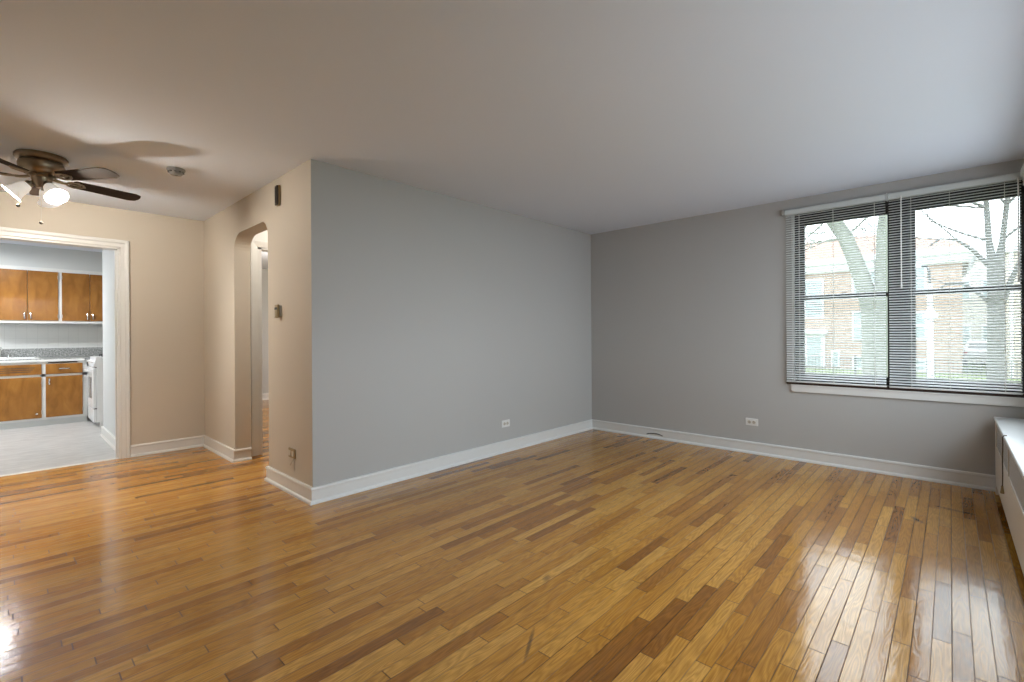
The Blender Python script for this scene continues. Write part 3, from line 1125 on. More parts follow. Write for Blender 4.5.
# brass jack with loose wires under it, on the arch wall
t = thing('phone_jack', 'brass jack plate with loose wires hanging below, low on the tan wall', 'phone jack', (XA, 3.69, 0.305), pi / 2 + pi)
m = MB()
m.box((-0.058, -0.010, -0.036), (0.058, 0.0, 0.036), 0.003)
m.build('cover_plate', BRASS, t)
for s in (-1, 1):
    m = MB()
    m.box((s * 0.026 - 0.018, -0.014, -0.020), (s * 0.026 + 0.018, -0.010, 0.020), 0.0015)
    m.build('socket', IVORY, t)
m = MB()
m.tube([(0.03, -0.006, -0.034), (0.028, -0.014, -0.055), (0.012, -0.020, -0.075), (-0.014, -0.012, -0.095)], 0.0025, 6)
m.tube([(0.034, -0.006, -0.034), (0.036, -0.012, -0.060), (0.030, -0.016, -0.080)], 0.0022, 6)
m.tube([(0.036, -0.004, -0.034), (0.040, -0.003, -0.08), (0.036, -0.003, -0.13)], 0.0014, 6)
m.build('wires', IVORY, t, True)

# door chime
t = thing('door_chime', 'small dark bronze door chime box high on the tan wall', 'door chime', (XA, 3.915, 2.318), -pi / 2)
m = MB()
m.box((-0.026, -0.016, -0.082), (0.026, 0.0, 0.082), 0.007, 3)
m.build('back_box', BRASS, t, True)
m = MB()
m.box((-0.023, -0.030, -0.078), (0.023, -0.016, 0.078), 0.006, 3)
m.build('cover', CHIME, t)
m = MB()
for x in (-0.012, 0.0, 0.012):
    m.box((x - 0.002, -0.0315, -0.062), (x + 0.002, -0.0295, 0.062))
m.build('grille', DARK, t)
# thermostat
t = thing('thermostat', 'brass and white thermostat at shoulder height on the tan wall', 'thermostat', (XA, 3.925, 1.398), -pi / 2)
m = MB()
m.box((-0.045, -0.014, -0.040), (0.045, 0.0, 0.046), 0.004)
m.build('back_plate', PLASTIC, t)
m = MB()
m.box((-0.020, -0.033, -0.052), (0.040, -0.014, 0.052), 0.006, 3)
m.build('cover', BRASS, t, True)
m = MB()
m.box((-0.014, -0.0345, 0.012), (0.034, -0.032, 0.030))
m.build('scale_window', DARK, t)
m = MB()
m.box((0.005, -0.049, -0.056), (0.014, -0.030, -0.050), 0.001)
m.build('lever', STEEL, t)

# smoke detector
t = thing('smoke_detector', 'small round smoke detector on the ceiling beyond the fan', 'smoke detector', (0.888, 4.283, H))
m = MB()
m.lathe([(0.0, 0.0), (0.058, 0.0), (0.060, -0.006), (0.058, -0.014), (0.0, -0.014)], 32)
m.build('base', GREYP, t, True)
m = MB()
m.lathe([(0.052, -0.014), (0.052, -0.024), (0.046, -0.026), (0.046, -0.030), (0.048, -0.032), (0.036, -0.046), (0.0, -0.048)], 32)
m.build('cover', GREYP, t, True)
m = MB()
for k in range(10):
    a = 2 * pi * k / 10
    m.box((0.044, -0.006, -0.0308), (0.0525, 0.006, -0.0252))
    bmesh.ops.rotate(m.bm, verts=m.bm.verts[-8:], cent=(0, 0, 0), matrix=Matrix.Rotation(a, 3, 'Z'))
m.build('vents', DARK, t)
m = MB()
m.lathe([(0.0, -0.0495), (0.009, -0.0495), (0.010, -0.047)], 14)
m.build('test_button', DARK, t)

# stub of dark cable at the foot of the window wall
m = MB()
m.tube([(XW - 0.017, 2.585, 0.040), (XW - 0.020, 2.55, 0.052), (XW - 0.023, 2.49, 0.060), (XW - 0.022, 2.43, 0.056), (XW - 0.018, 2.39, 0.042)], 0.004, 8)
tag(m.build('cable_stub', RUBBER, smooth=True), 'short bent dark cable end on the baseboard under the grey brown wall', 'cable')

# ------------------------------------------------------------------ ceiling fan
FCX, FCY = 0.182, 4.650
fan = thing('ceiling_fan', 'bronze ceiling fan with dark blades and three lit glass shades', 'ceiling fan', (FCX, FCY, H))
m = MB()
m.lathe([(0.0, 0.0), (0.132, 0.0), (0.139, -0.010), (0.139, -0.026), (0.132, -0.034), (0.110, -0.042), (0.0, -0.042)], 48)
m.build('canopy', FANM, fan, True)
m = MB()
m.lathe([(0.0, -0.042), (0.104, -0.042), (0.116, -0.050), (0.122, -0.066), (0.120, -0.090), (0.108, -0.112), (0.086, -0.126), (0.072, -0.130), (0.0, -0.130)], 48)
m.build('motor_housing', FANM, fan, True)
m = MB()
m.lathe([(0.0, -0.130), (0.062, -0.130), (0.064, -0.146), (0.056, -0.152), (0.056, -0.158), (0.048, -0.190), (0.036, -0.206), (0.030, -0.222), (0.0, -0.226)], 40)
m.build('switch_housing', FANM, fan, True)
ZB = -0.152
for k in range(5):
    a = radians(16 + 72 * k)
    R = Matrix.Rotation(a, 4, 'Z') @ Matrix.Translation((0, 0, ZB)) @ Matrix.Rotation(radians(-12), 4, 'X')
    m = MB()
    hw0, hw1, r0, r1 = 0.056, 0.066, 0.165, 0.590
    out = [(r0, -hw0 + 0.015), (r0 + 0.012, -hw0), (r1 - 0.05, -hw1), (r1 - 0.012, -hw1 + 0.016), (r1, -hw1 + 0.05), (r1, hw1 - 0.05),
           (r1 - 0.012, hw1 - 0.016), (r1 - 0.05, hw1), (r0 + 0.012, hw0), (r0, hw0 - 0.015)]
    m.prism([(x, y, 0.001) for x, y in out], (0, 0, 0.006), R)
    b = m.build('blade', MATS['walnut_blade'], fan)
    m = MB()
    m.tube([(0.055, 0, 0.012), (0.085, 0, 0.0), (0.115, 0.0, -0.004), (0.135, 0, -0.004)], [0.011, 0.010, 0.009, 0.009], 8, R)
    m.tube([(0.130, 0, -0.003), (0.150, 0.028, -0.003), (0.185, 0.038, -0.003), (0.222, 0.022, -0.003), (0.240, 0, -0.003),
            (0.222, -0.022, -0.003), (0.185, -0.038, -0.003), (0.150, -0.028, -0.003), (0.130, 0, -0.003)], 0.0065, 8, R)
    m.tube([(0.150, 0, -0.003), (0.215, 0, -0.003)], 0.005, 8, R)
    for x, y in ((0.190, 0.036), (0.190, -0.036), (0.236, 0.0)):
        m.lathe([(0, -0.010), (0.006, -0.009), (0.008, -0.005), (0.008, 0.001)], 12, R @ Matrix.Translation((x, y, 0)))
    m.build('blade_iron', FANM, b, True)
LAMPS = []
for k, (az, tl) in enumerate(((174, 46), (-61, 42), (72, 46))):
    R = Matrix.Rotation(radians(az), 4, 'Z') @ Matrix.Translation((0.052, 0, -0.196)) @ Matrix.Rotation(radians(-tl), 4, 'Y')
    m = MB()
    Ra = Matrix.Rotation(radians(az), 4, 'Z')
    m.tube([(0.030, 0, -0.186), (0.045, 0, -0.184), (0.058, 0, -0.194), (0.064, 0, -0.206)], 0.009, 8, Ra)
    m.lathe([(0.0, 0.004), (0.020, 0.0), (0.026, -0.010), (0.027, -0.030), (0.0, -0.030)], 20, R)
    arm = m.build('lamp_arm', FANM, fan, True)
    m = MB()
    outer = [(0.026, -0.022), (0.034, -0.034), (0.040, -0.055), (0.043, -0.080), (0.048, -0.105), (0.057, -0.124), (0.066, -0.134)]
    inner = [(r - 0.004, z + (0.002 if i else 0.0)) for i, (r, z) in enumerate(outer)]
    m.lathe(outer + inner[::-1], 32, R, caps=False)
    m.build('lamp_shade', SHADE, fan, True)
    m = MB()
    m.lathe([(0.0, -0.030), (0.014, -0.031), (0.015, -0.036), (0.023, -0.048), (0.025, -0.058), (0.022, -0.070), (0.012, -0.078), (0.0, -0.080)], 20, R)
    m.build('bulb', BULB, fan, True)
    LAMPS.append(R @ Vector((0, 0, -0.107)))
for k, p in enumerate(LAMPS):
    point_light('fan_lamp', Vector((FCX, FCY, H)) + p, 46.0, (1.0, 0.935, 0.83), 0.022)
for (x, y, z0, z1) in ((-0.006, -0.062, -0.205, -0.475), (-0.115, -0.030, -0.215, -0.372)):
    m = MB()
    xa, ya = (x * 0.5, y * 0.5)
    m.tube([(xa, ya, z0 + 0.01), (x, y, z0 - 0.03), (x, y, z1)], 0.0013, 6)
    ch = m.build('pull_chain', STEEL, fan)
    m = MB()
    m.lathe([(0.0, 0.012), (0.006, 0.008), (0.011, 0.0), (0.010, -0.007), (0.005, -0.012), (0.0, -0.013)], 14, Matrix.Translation((x, y, z1)))
    m.build('pull_knob', CHIME, ch, True)

# ------------------------------------------------------------------ kitchen
KY = 9.00      # base cabinet face
def pull(mb, x, y, z, vertical=True):
    if vertical:
        mb.tube([(x, y, z + 0.036), (x, y - 0.012, z + 0.034), (x, y - 0.020, z + 0.015), (x, y - 0.020, z - 0.015), (x, y - 0.012, z - 0.034), (x, y, z - 0.036)], [0.009, 0.010, 0.008, 0.008, 0.010, 0.009], 8)
    else:
        mb.tube([(x - 0.055, y, z), (x - 0.050, y - 0.016, z), (x - 0.02, y - 0.024, z), (x + 0.02, y - 0.024, z), (x + 0.050, y - 0.016, z), (x + 0.055, y, z)], [0.010, 0.009, 0.008, 0.008, 0.009, 0.010], 8)

def upper_cabinet(x0, x1, split, label, frame_r):
    t = thing('wall_cabinet', label, 'cabinet', ((x0 + x1) / 2, 9.45, 1.402), 0, 'kitchen wall cabinets')
    m = MB()
    m.box((x0, 9.30, 1.402), (x1, 9.61, 2.176))
    W(m, 'carcass', KWHITE, t)
    m = MB()
    fl_, frr = 0.023, frame_r
    m.box((x0, 9.28, 1.402), (x1, 9.30, 1.438))
    m.box((x0, 9.28, 2.122), (x1, 9.30, 2.176))
    m.box((x0, 9.28, 1.438), (x0 + fl_, 9.30, 2.122))
    m.box((x1 - frr, 9.28, 1.438), (x1, 9.30, 2.122))
    W(m, 'face_frame', KWHITE, t)
    for a, b, s in ((x0 + fl_ - 0.004, split - 0.002, 1), (split + 0.002, x1 - frr + 0.004, -1)):
        m = MB()
        m.box((a, 9.264, 1.436), (b, 9.2795, 2.124), 0.004)
        d = W(m, 'door', MATS['varnished_ply'], t)
        m = MB()
        pull(m, (b - 0.028) if s > 0 else (a + 0.028), 9.264, 1.500)
        W(m, 'handle', CHROME, d, True)
        for z in (1.50, 2.05):
            hx = a if s > 0 else b
            m = MB()
            m.box((hx - 0.006, 9.262, z - 0.025), (hx + 0.006, 9.275, z + 0.025), 0.002)
            W(m, 'hinge', STEEL, d)
    return t
upper_cabinet(-0.108, 0.540, 0.217, 'white framed wall cabinet with two honey doors over the sink', 0.023)
upper_cabinet(0.540, 1.188, 0.858, 'white framed wall cabinet with two honey doors beside the short wall', 0.023)

def base_cabinet(x0, x1, label, kind, door_edges):
    t = thing('base_cabinet', label, 'cabinet', ((x0 + x1) / 2, 9.3, 0), 0, 'kitchen base cabinets')
    m = MB()
    if kind == 'sink':
        m.box((x0, KY + 0.02, 0.10), (x0 + 0.018, 9.61, 0.872))
        m.box((x1 - 0.018, KY + 0.02, 0.10), (x1, 9.61, 0.872))
        m.box((x0 + 0.018, KY + 0.02, 0.10), (x1 - 0.018, 9.61, 0.118))
        m.box((x0 + 0.018, 9.595, 0.118), (x1 - 0.018, 9.61, 0.872))
    else:
        m.box((x0, KY + 0.02, 0.10), (x1, 9.61, 0.872))
    W(m, 'carcass', KWHITE, t)
    m = MB()
    m.box((x0, KY + 0.030, 0.004), (x1, KY + 0.045, 0.10))
    W(m, 'toe_kick', KWALL, t)
    a, b = door_edges
    m = MB()
    m.box((x0, KY, 0.085), (x1, KY + 0.02, 0.118))
    m.box((x0, KY, 0.838), (x1, KY + 0.02, 0.872))
    m.box((x0, KY, 0.668), (x1, KY + 0.02, 0.702))
    m.box((x0, KY, 0.118), (a, KY + 0.02, 0.838))
    m.box((b, KY, 0.118), (x1, KY + 0.02, 0.838))
    W(m, 'face_frame', KWHITE, t)
    m = MB()
    m.box((a - 0.004, KY - 0.016, 0.700), (b + 0.004, KY - 0.0005, 0.840), 0.004)
    dr = W(m, 'drawer' if kind == 'drawer' else 'false_front', MATS['varnished_ply'], t)
    m = MB()
    if kind == 'drawer':
        pull(m, (a + b) / 2, KY - 0.016, 0.772, False)
        W(m, 'handle', CHROME, dr, True)
    else:
        for i, z in enumerate((0.742, 0.768, 0.794)):
            m.box((a + 0.05 + 0.03 * i, KY - 0.0168, z - 0.0045), (b - 0.06 - 0.02 * (2 - i), KY - 0.012, z + 0.0045))
        W(m, 'vent_slots', DARK, dr)
    m = MB()
    m.box((a - 0.004, KY - 0.016, 0.116), (b + 0.004, KY - 0.0005, 0.670), 0.004)
    d = W(m, 'door', MATS['varnished_ply'], t)
    m = MB()
    if kind == 'drawer':
        pull(m, a + 0.03, KY - 0.016, 0.600)
        W(m, 'handle', CHROME, d, True)
    else:
        m.lathe([(0, -0.020), (0.012, -0.018), (0.014, -0.012), (0.006, -0.006), (0.006, 0.0)], 14, Matrix.Translation((b - 0.045, KY - 0.016, 0.175)) @ Matrix.Rotation(-pi / 2, 4, 'X'))
        W(m, 'knob', CHROME, d, True)
    for z in (0.19, 0.60):
        m = MB()
        m.box((b, KY - 0.018, z - 0.028), (b + 0.012, KY - 0.001, z + 0.028), 0.002)
        W(m, 'hinge', STEEL, d)
    if kind == 'drawer':
        m = MB()
        m.box((a + 0.02, KY - 0.012, 0.850), (b - 0.05, KY + 0.1, 0.864), 0.002)
        W(m, 'cutting_board', BROWN, t)
    return t
base_cabinet(-0.60, 0.358, 'white framed base cabinet with slotted front under the sink', 'sink', (-0.55, 0.335))
base_cabinet(0.358, 0.800, 'white framed base cabinet with drawer and door beside the stove', 'drawer', (0.382, 0.747))
m = MB()
m.box((-1.30, KY - 0.022, 0.874), (1.44, 9.12, 0.914))
m.box((-1.30, 9.50, 0.874), (1.44, 9.61, 0.914))
m.box((-1.30, 9.12, 0.874), (-0.40, 9.50, 0.914))
m.box((0.30, 9.12, 0.874), (1.44, 9.50, 0.914))
ctop = m.build('countertop', MATS['speckled_laminate'])
tag(ctop, 'grey speckled laminate countertop with upstand along the tiled wall', 'countertop')
m = MB()
m.box((-1.30, 9.585, 0.915), (1.44, 9.611, 1.045), 0.003)
m.build('upstand', MATS['speckled_laminate'], ctop)
m = MB()
m.box((-1.30, KY - 0.026, 0.874), (0.772, KY - 0.0222, 0.902))
m.build('edge_band', KWHITE, ctop)
t = thing('kitchen_sink', 'white enamel sink rim set in the speckled countertop', 'sink', (-0.04, 9.30, 0.914))
m = MB()
rim = [(-0.40, 9.12), (0.30, 9.12), (0.30, 9.50), (-0.40, 9.50)]
m.sweep(rim[::-1], [(-0.012, 0.9145), (-0.006, 0.926), (0.018, 0.926), (0.022, 0.920), (0.022, 0.9145)], lambda a, b, h: (a, b, h), closed=True)
W(m, 'rim', STOVE, t, True)
m = MB()
m.box((-0.395, 9.125, 0.76), (0.295, 9.495, 0.766))
m.box((-0.395, 9.125, 0.766), (-0.387, 9.495, 0.920))
m.box((0.287, 9.125, 0.766), (0.295, 9.495, 0.920))
m.box((-0.387, 9.125, 0.766), (0.287, 9.133, 0.920))
m.box((-0.387, 9.487, 0.766), (0.287, 9.495, 0.920))
W(m, 'basin', STOVE, t)
t = thing('faucet', 'chrome kitchen faucet at the back of the sink', 'faucet', (-0.04, 9.53, 0.915))
m = MB()
m.box((-0.14, 9.530, 0.9145), (0.06, 9.572, 0.935), 0.006)
W(m, 'deck_plate', CHROME, t, True)
m = MB()
m.tube([(-0.04, 9.551, 0.93), (-0.04, 9.551, 1.00), (-0.038, 9.54, 1.04), (-0.035, 9.49, 1.065), (-0.03, 9.42, 1.06), (-0.028, 9.38, 1.035)], 0.010, 10)
W(m, 'spout', CHROME, t, True)
for x in (-0.12, 0.04):
    m = MB()
    m.lathe([(0.014, 0.93), (0.012, 0.955), (0.018, 0.962), (0.018, 0.975), (0, 0.982)], 14, Matrix.Translation((x, 9.551, 0)))
    W(m, 'tap_handle', CHROME, t, True)

# stove, its front turned to the left
SX0, SX1, SY0, SY1 = 0.836, 1.470, 8.36, 8.968
t = thing('stove', 'white gas stove seen edge-on between base cabinets and short wall', 'stove', ((SX0 + SX1) / 2, (SY0 + SY1) / 2, 0))
m = MB()
m.box((SX0, SY0, 0.060), (SX1, SY1, 0.900), 0.004)
m.box((SX0 + 0.03, SY0 + 0.02, 0.004), (SX1 - 0.03, SY1 - 0.02, 0.060))
W(m, 'body', STOVE, t)
m = MB()
m.box((SX0 - 0.038, SY0 + 0.004, 0.250), (SX0 - 0.002, SY1 - 0.004, 0.790), 0.006)
od = W(m, 'oven_door', STOVE, t)
m = MB()
m.box((SX0 - 0.041, SY0 + 0.14, 0.37), (SX0 - 0.0375, SY1 - 0.14, 0.66), 0.001)
W(m, 'oven_window', OVEN, od)
m = MB()
m.tube([(SX0 - 0.038, SY0 + 0.05, 0.745), (SX0 - 0.070, SY0 + 0.055, 0.745), (SX0 - 0.074, (SY0 + SY1) / 2, 0.745), (SX0 - 0.070, SY1 - 0.055, 0.745), (SX0 - 0.038, SY1 - 0.05, 0.745)], 0.010, 10)
W(m, 'handle', STOVE, od, True)
m = MB()
m.box((SX0 - 0.034, SY0 + 0.004, 0.062), (SX0 - 0.002, SY1 - 0.004, 0.236), 0.006)
W(m, 'broiler_drawer', STOVE, t)
for z0, z1 in ((0.236, 0.250), (0.790, 0.802)):
    m = MB()
    m.box((SX0 - 0.006, SY0 + 0.001, z0), (SX0 + 0.02, SY1 - 0.001, z1))
    W(m, 'seam', DARK, t)
m = MB()
m.prism([(SX0 - 0.030, SY0 - 0.003, 0.802), (SX0 - 0.004, SY0 - 0.003, 0.931), (SX0 + 0.05, SY0 - 0.003, 0.931), (SX0 + 0.05, SY0 - 0.003, 0.802)], (0, SY1 - SY0 + 0.006, 0))
W(m, 'control_panel', STOVE, t)
for i in range(5):
    y = SY0 + 0.09 + i * (SY1 - SY0 - 0.18) / 4
    m = MB()
    m.lathe([(0.022, 0), (0.022, 0.008), (0.017, 0.012), (0.015, 0.028), (0, 0.030)], 18, Matrix.Translation((SX0 - 0.017, y, 0.866)) @ Matrix.Rotation(radians(-79), 4, 'Y'))
    W(m, 'knob', STOVE, t, True)
m = MB()
m.box((SX0 + 0.05, SY0, 0.900), (SX1, SY1, 0.930), 0.004)
W(m, 'cooktop', STOVE, t)
for gx in (SX0 + 0.19, SX0 + 0.45):
    for gy in (SY0 + 0.16, SY1 - 0.16):
        m = MB()
        for dx, dy in ((-0.10, 0), (0.10, 0), (0, -0.11), (0, 0.11)):
            if dx:
                m.box((gx + dx - 0.006, gy - 0.11, 0.944), (gx + dx + 0.006, gy + 0.11, 0.960))
                m.box((gx + dx - 0.006, gy - 0.11, 0.930), (gx + dx + 0.006, gy - 0.098, 0.944))
                m.box((gx + dx - 0.006, gy + 0.098, 0.930), (gx + dx + 0.006, gy + 0.11, 0.944))
                m.box((gx + min(dx, dx * 0.3), gy - 0.006, 0.944), (gx + max(dx, dx * 0.3), gy + 0.006, 0.958))
            else:
                m.box((gx - 0.10, gy + dy - 0.006, 0.944), (gx + 0.10, gy + dy + 0.006, 0.960))
                m.box((gx - 0.006, gy + min(dy, dy * 0.3), 0.944), (gx + 0.006, gy + max(dy, dy * 0.3), 0.958))
        m.lathe([(0.04, 0.930), (0.04, 0.938), (0.028, 0.944), (0, 0.944)], 18, Matrix.Translation((gx, gy, 0)))
        W(m, 'burner_grate', IRON, t)

# kitchen ceiling fixture, one end showing under the doorway head
t = thing('kitchen_ceiling_light', 'white fluorescent fixture on the kitchen ceiling, just under the door head', 'ceiling light', (-0.43, 8.19, H))
m = MB()
m.box((-0.92, 8.02, 2.430), (0.06, 8.37, H), 0.006)
W(m, 'housing', KWHITE, t)
m = MB()
m.box((-0.90, 8.035, 2.398), (0.045, 8.355, 2.430), 0.010)
W(m, 'diffuser', TUBE, t, True)
area_light('kitchen_tube', (-0.43, 8.19, 2.390), (-0.43, 8.19, 0), 0.9, 0.30, 47, (0.96, 0.98, 1.0))

# ------------------------------------------------------------------ outside
GZ = -0.85
def slab(name, x0, x1, y0, y1, z0, z1, mat, label, cat):
    m = MB()
    m.box((x0, y0, z0), (x1, y1, z1))
    return struct(m.build(name, mat), label, cat)
slab('ground', XW + 0.6, 90, -60, 60, GZ - 0.4, GZ - 0.12, CONC, 'pale ground around the street', 'ground')
slab('ground_west', -40, XL - 0.4, YC - 0.45, 40, GZ - 0.4, GZ, CONC, 'pale paved yard beside the kitchen', 'ground')
slab('ground_side', -40, XW + 0.6, -40, YC - 0.45, GZ - 0.4, GZ, CONC, 'unseen pale ground along the side of the house, bouncing light indoors', 'ground')  # unseen ground, kept pale to bounce neutral light onto the ceiling
slab('lawn_near', XW + 0.6, 15.5, -30, 40, GZ - 0.12, GZ, GRASS, 'lawn strip under the window', 'lawn')
slab('street', 15.5, 24.0, -30, 40, GZ - 0.12, GZ - 0.06, ASPH, 'asphalt street beyond the trees', 'street')
slab('lawn_far', 24.0, 44.0, -30, 40, GZ - 0.12, GZ, GRASS, 'lawn in front of the brick buildings', 'lawn')

def bwin(parent, x, y0, y1, z0, z1, bars=1, mat=PANEW):
    m = MB()
    f = 0.09
    m.box((x - 0.06, y0, z0), (x + 0.02, y0 + f, z1))
    m.box((x - 0.06, y1 - f, z0), (x + 0.02, y1, z1))
    m.box((x - 0.06, y0 + f, z0), (x + 0.02, y1 - f, z0 + f))
    m.box((x - 0.06, y0 + f, z1 - f), (x + 0.02, y1 - f, z1))
    m.box((x - 0.055, y0 + f, (z0 + z1) / 2 - 0.04), (x + 0.02, y1 - f, (z0 + z1) / 2 + 0.04))
    for k in range(1, bars):
        y = y0 + (y1 - y0) * k / bars
        m.box((x - 0.055, y - 0.06, z0 + f), (x + 0.02, y + 0.06, z1 - f))
    w = W(m, 'window', WHITEEXT, parent)
    m = MB()
    m.box((x - 0.02, y0 + f, z0 + f), (x + 0.01, y1 - f, z1 - f))
    W(m, 'pane', mat, w)

# brick house straight across the street
HX, HY0, HY1, HE = 32.0, -0.45, 12.0, 4.75
t = thing('brick_building', 'tan brick building with white cornice and red-brown roof across the street', 'building', (HX + 4, 5.8, GZ))
m = MB()
m.box((HX, HY0, GZ), (HX + 9, HY1, HE))
W(m, 'walls', BRICK1, t)
m = MB()
m.sweep([(HX + 9, HY0), (HX, HY0), (HX, HY1)], [(0.0, HE - 0.15), (0.25, HE - 0.10), (0.45, HE + 0.25), (0.55, HE + 0.30), (0.55, HE + 0.62), (0.0, HE + 0.62)], lambda a, b, h: (a, b, h))
m.bm.free()
m = MB()
m.sweep([(HX, HY1), (HX, HY0), (HX + 9, HY0)], [(0.0, HE - 0.15), (-0.25, HE - 0.10), (-0.45, HE + 0.25), (-0.55, HE + 0.30), (-0.55, HE + 0.62), (0.0, HE + 0.62)], lambda a, b, h: (a, b, h))
W(m, 'cornice', WHITEEXT, t)
m = MB()
tmp = bmesh.new()
lo = [tmp.verts.new(p) for p in ((HX - 0.55, HY0 - 0.55, HE + 0.62), (HX + 9.5, HY0 - 0.55, HE + 0.62), (HX + 9.5, HY1 + 0.55, HE + 0.62), (HX - 0.55, HY1 + 0.55, HE + 0.62))]
hi = [tmp.verts.new(p) for p in ((HX + 3.5, HY0 + 3.2, HE + 2.3), (HX + 6, HY0 + 3.2, HE + 2.3), (HX + 6, HY1 - 3.2, HE + 2.3), (HX + 3.5, HY1 - 3.2, HE + 2.3))]
for i in range(4):
    j = (i + 1) % 4
    tmp.faces.new((lo[i], lo[j], hi[j], hi[i]))
tmp.faces.new(hi)
tmp.faces.new(lo[::-1])
m._take(tmp)
W(m, 'roof', ROOFM, t)
for (y0, y1, rows, bars) in ((5.30, 6.30, ((2.05, 4.30),), 1), (2.35, 3.98, ((3.05, 4.62), (0.75, 2.35), (-0.80, -0.10)), 2), (0.86, 1.42, ((3.30, 4.62), (0.85, 2.25), (-0.80, -0.20)), 1),
                             (7.6, 9.2, ((3.05, 4.62), (0.75, 2.35), (-0.80, -0.10)), 2)):
    for z0, z1 in rows:
        bwin(t, HX, y0, y1, z0, z1, bars)
bwin(t, HX, 4.55, 4.95, -0.75, 0.20)
m = MB()
m.box((HX - 0.10, 5.25, GZ + 0.1), (HX + 0.02, 6.35, 1.15))
m.box((HX - 0.50, 5.10, 1.15), (HX + 0.02, 6.50, 1.40))
d = W(m, 'entrance', WHITEEXT, t)
m = MB()
m.box((HX - 0.13, 5.45, GZ + 0.12), (HX - 0.09, 6.12, 0.95), 0.01)
W(m, 'door_leaf', PANEW, d)

# paler buildings behind and beside it
t = thing('cream_building', 'pale cream sided building set back beside the brick one', 'building', (49, -4, GZ))
m = MB()
m.box((45.0, -9.0, GZ), (54, 4.5, 6.1))
W(m, 'walls', SIDING, t)
m = MB()
m.box((44.8, -9.2, 6.1), (54.2, 4.7, 6.4))
W(m, 'parapet', WHITEEXT, t)
for y0 in (-1.05, -2.3, -3.5):
    for z0 in (0.4, 3.4):
        bwin(t, 45.0, y0, y0 + 0.75, z0, z0 + 1.3)
t = thing('pale_brick_building', 'pale brick building at the window end above the radiator cover', 'building', (34, -6, GZ))
m = MB()
m.box((30.0, -12.0, GZ), (39, -1.85, 4.7))
W(m, 'walls', BRICK2, t)
m = MB()
m.box((29.8, -12.2, 4.7), (39.2, -1.75, 5.0))
W(m, 'parapet', WHITEEXT, t)
m = MB()
m.tube([(29.93, -1.97, 4.7), (29.93, -1.97, GZ)], 0.06, 8)
W(m, 'downspout', WHITEEXT, t)
for y0 in (-3.6, -5.2):
    for z0 in (0.6, 2.9):
        bwin(t, 30.0, y0, y0 + 0.8, z0, z0 + 1.3)

# street lamp
t = thing('street_lamp', 'white street lamp post with curved arm across the street', 'street lamp', (22.0, 0.51, GZ - 0.06))
m = MB()
m.tube([(22, 0.51, GZ - 0.06), (22, 0.51, 0.6), (22, 0.51, 2.9)], [0.10, 0.085, 0.07], 12)
W(m, 'post', WHITEEXT, t, True)
m = MB()
m.tube([(22, 0.51, 2.85), (22, 0.53, 3.35), (22, 0.60, 3.50), (22, 0.80, 3.55)], 0.035, 8)
W(m, 'arm', FENCE, t, True)
m = MB()
m.lathe([(0, 0.10), (0.08, 0.06), (0.14, 0.0), (0.12, -0.06), (0, -0.09)], 16, Matrix.Translation((22, 0.86, 3.53)))
W(m, 'lamp_head', WHITEEXT, t, True)
m = MB()
m.lathe([(0.08, -0.18), (0.20, -0.10), (0.22, 0.0), (0.12, 0.12), (0.08, 0.2)], 16, Matrix.Translation((22, 0.51, 1.80)))
W(m, 'collar', WHITEEXT, t, True)

# iron fence
t = thing('iron_fence', 'low dark iron picket fence in front of the buildings', 'fence', (25, 2, GZ))
m = MB()
for z in (GZ + 0.15, 0.05):
    m.box((24.985, -4.5, z - 0.02), (25.015, 8.0, z + 0.02))
W(m, 'rails', FENCE, t)
m = MB()
y = -4.5
while y < 8.0:
    m.prism([(24.992, y - 0.010, GZ), (24.992, y + 0.010, GZ), (24.992, y + 0.010, 0.14), (24.992, y, 0.18), (24.992, y - 0.010, 0.14)], (0.018, 0, 0))
    y += 0.13
W(m, 'pickets', FENCE, t)
for k in range(6):
    yy = -4.5 + 2.5 * k
    m = MB()
    m.box((24.97, yy - 0.035, GZ), (25.03, yy + 0.035, 0.26), 0.005)
    W(m, 'post', FENCE, t)

# parked car seen end-on in the drive
t = thing('car', 'white car parked end-on beside the brick building', 'car', (41.5, -1.45, GZ), 0)
def car_body():
    m = MB()
    prof = [(-2.1, 0.35), (-2.15, 0.62), (-2.05, 0.88), (-1.55, 0.98), (-1.0, 1.40), (-0.3, 1.50), (0.7, 1.46), (1.35, 1.02), (2.05, 0.88), (2.15, 0.55), (2.05, 0.32)]
    tmp = bmesh.new()
    L = [[tmp.verts.new((x, s * (0.86 - (0.16 if z > 1.0 else 0.0)), z)) for x, z in prof] for s in (-1, 1)]
    n = len(prof)
    tmp.faces.new(L[0])
    tmp.faces.new(L[1][::-1])
    for i in range(n):
        j = (i + 1) % n
        tmp.faces.new((L[0][i], L[1][i], L[1][j], L[0][j]))
    bmesh.ops.recalc_face_normals(tmp, faces=tmp.faces[:])
    bmesh.ops.bevel(tmp, geom=tmp.edges[:], offset=0.05, segments=2, affect='EDGES')
    m._take(tmp)
    return m
car_body().build('body', CARW, t, True)
m = MB()
m.prism([(-1.50, -0.66, 1.03), (-1.50, 0.66, 1.03), (-1.08, 0.58, 1.36), (-1.08, -0.58, 1.36)], (-0.03, 0, 0.012))
m.build('rear_window', OVEN, t)
for s in (-1, 1):
    m = MB()
    m.box((-2.17, s * 0.80 - 0.10, 0.66), (-2.08, s * 0.80 + 0.05, 0.82), 0.01)
    m.build('tail_lamp', REDL, t)
    for x in (-1.3, 1.35):
        m = MB()
        m.lathe([(0.18, -0.1), (0.31, -0.1), (0.33, -0.06), (0.33, 0.06), (0.31, 0.1), (0.18, 0.1)], 24, Matrix.Translation((x, s * 0.78, 0.33)) @ Matrix.Rotation(pi / 2, 4, 'X'))
        m.build('wheel', RUBBER, t, True)


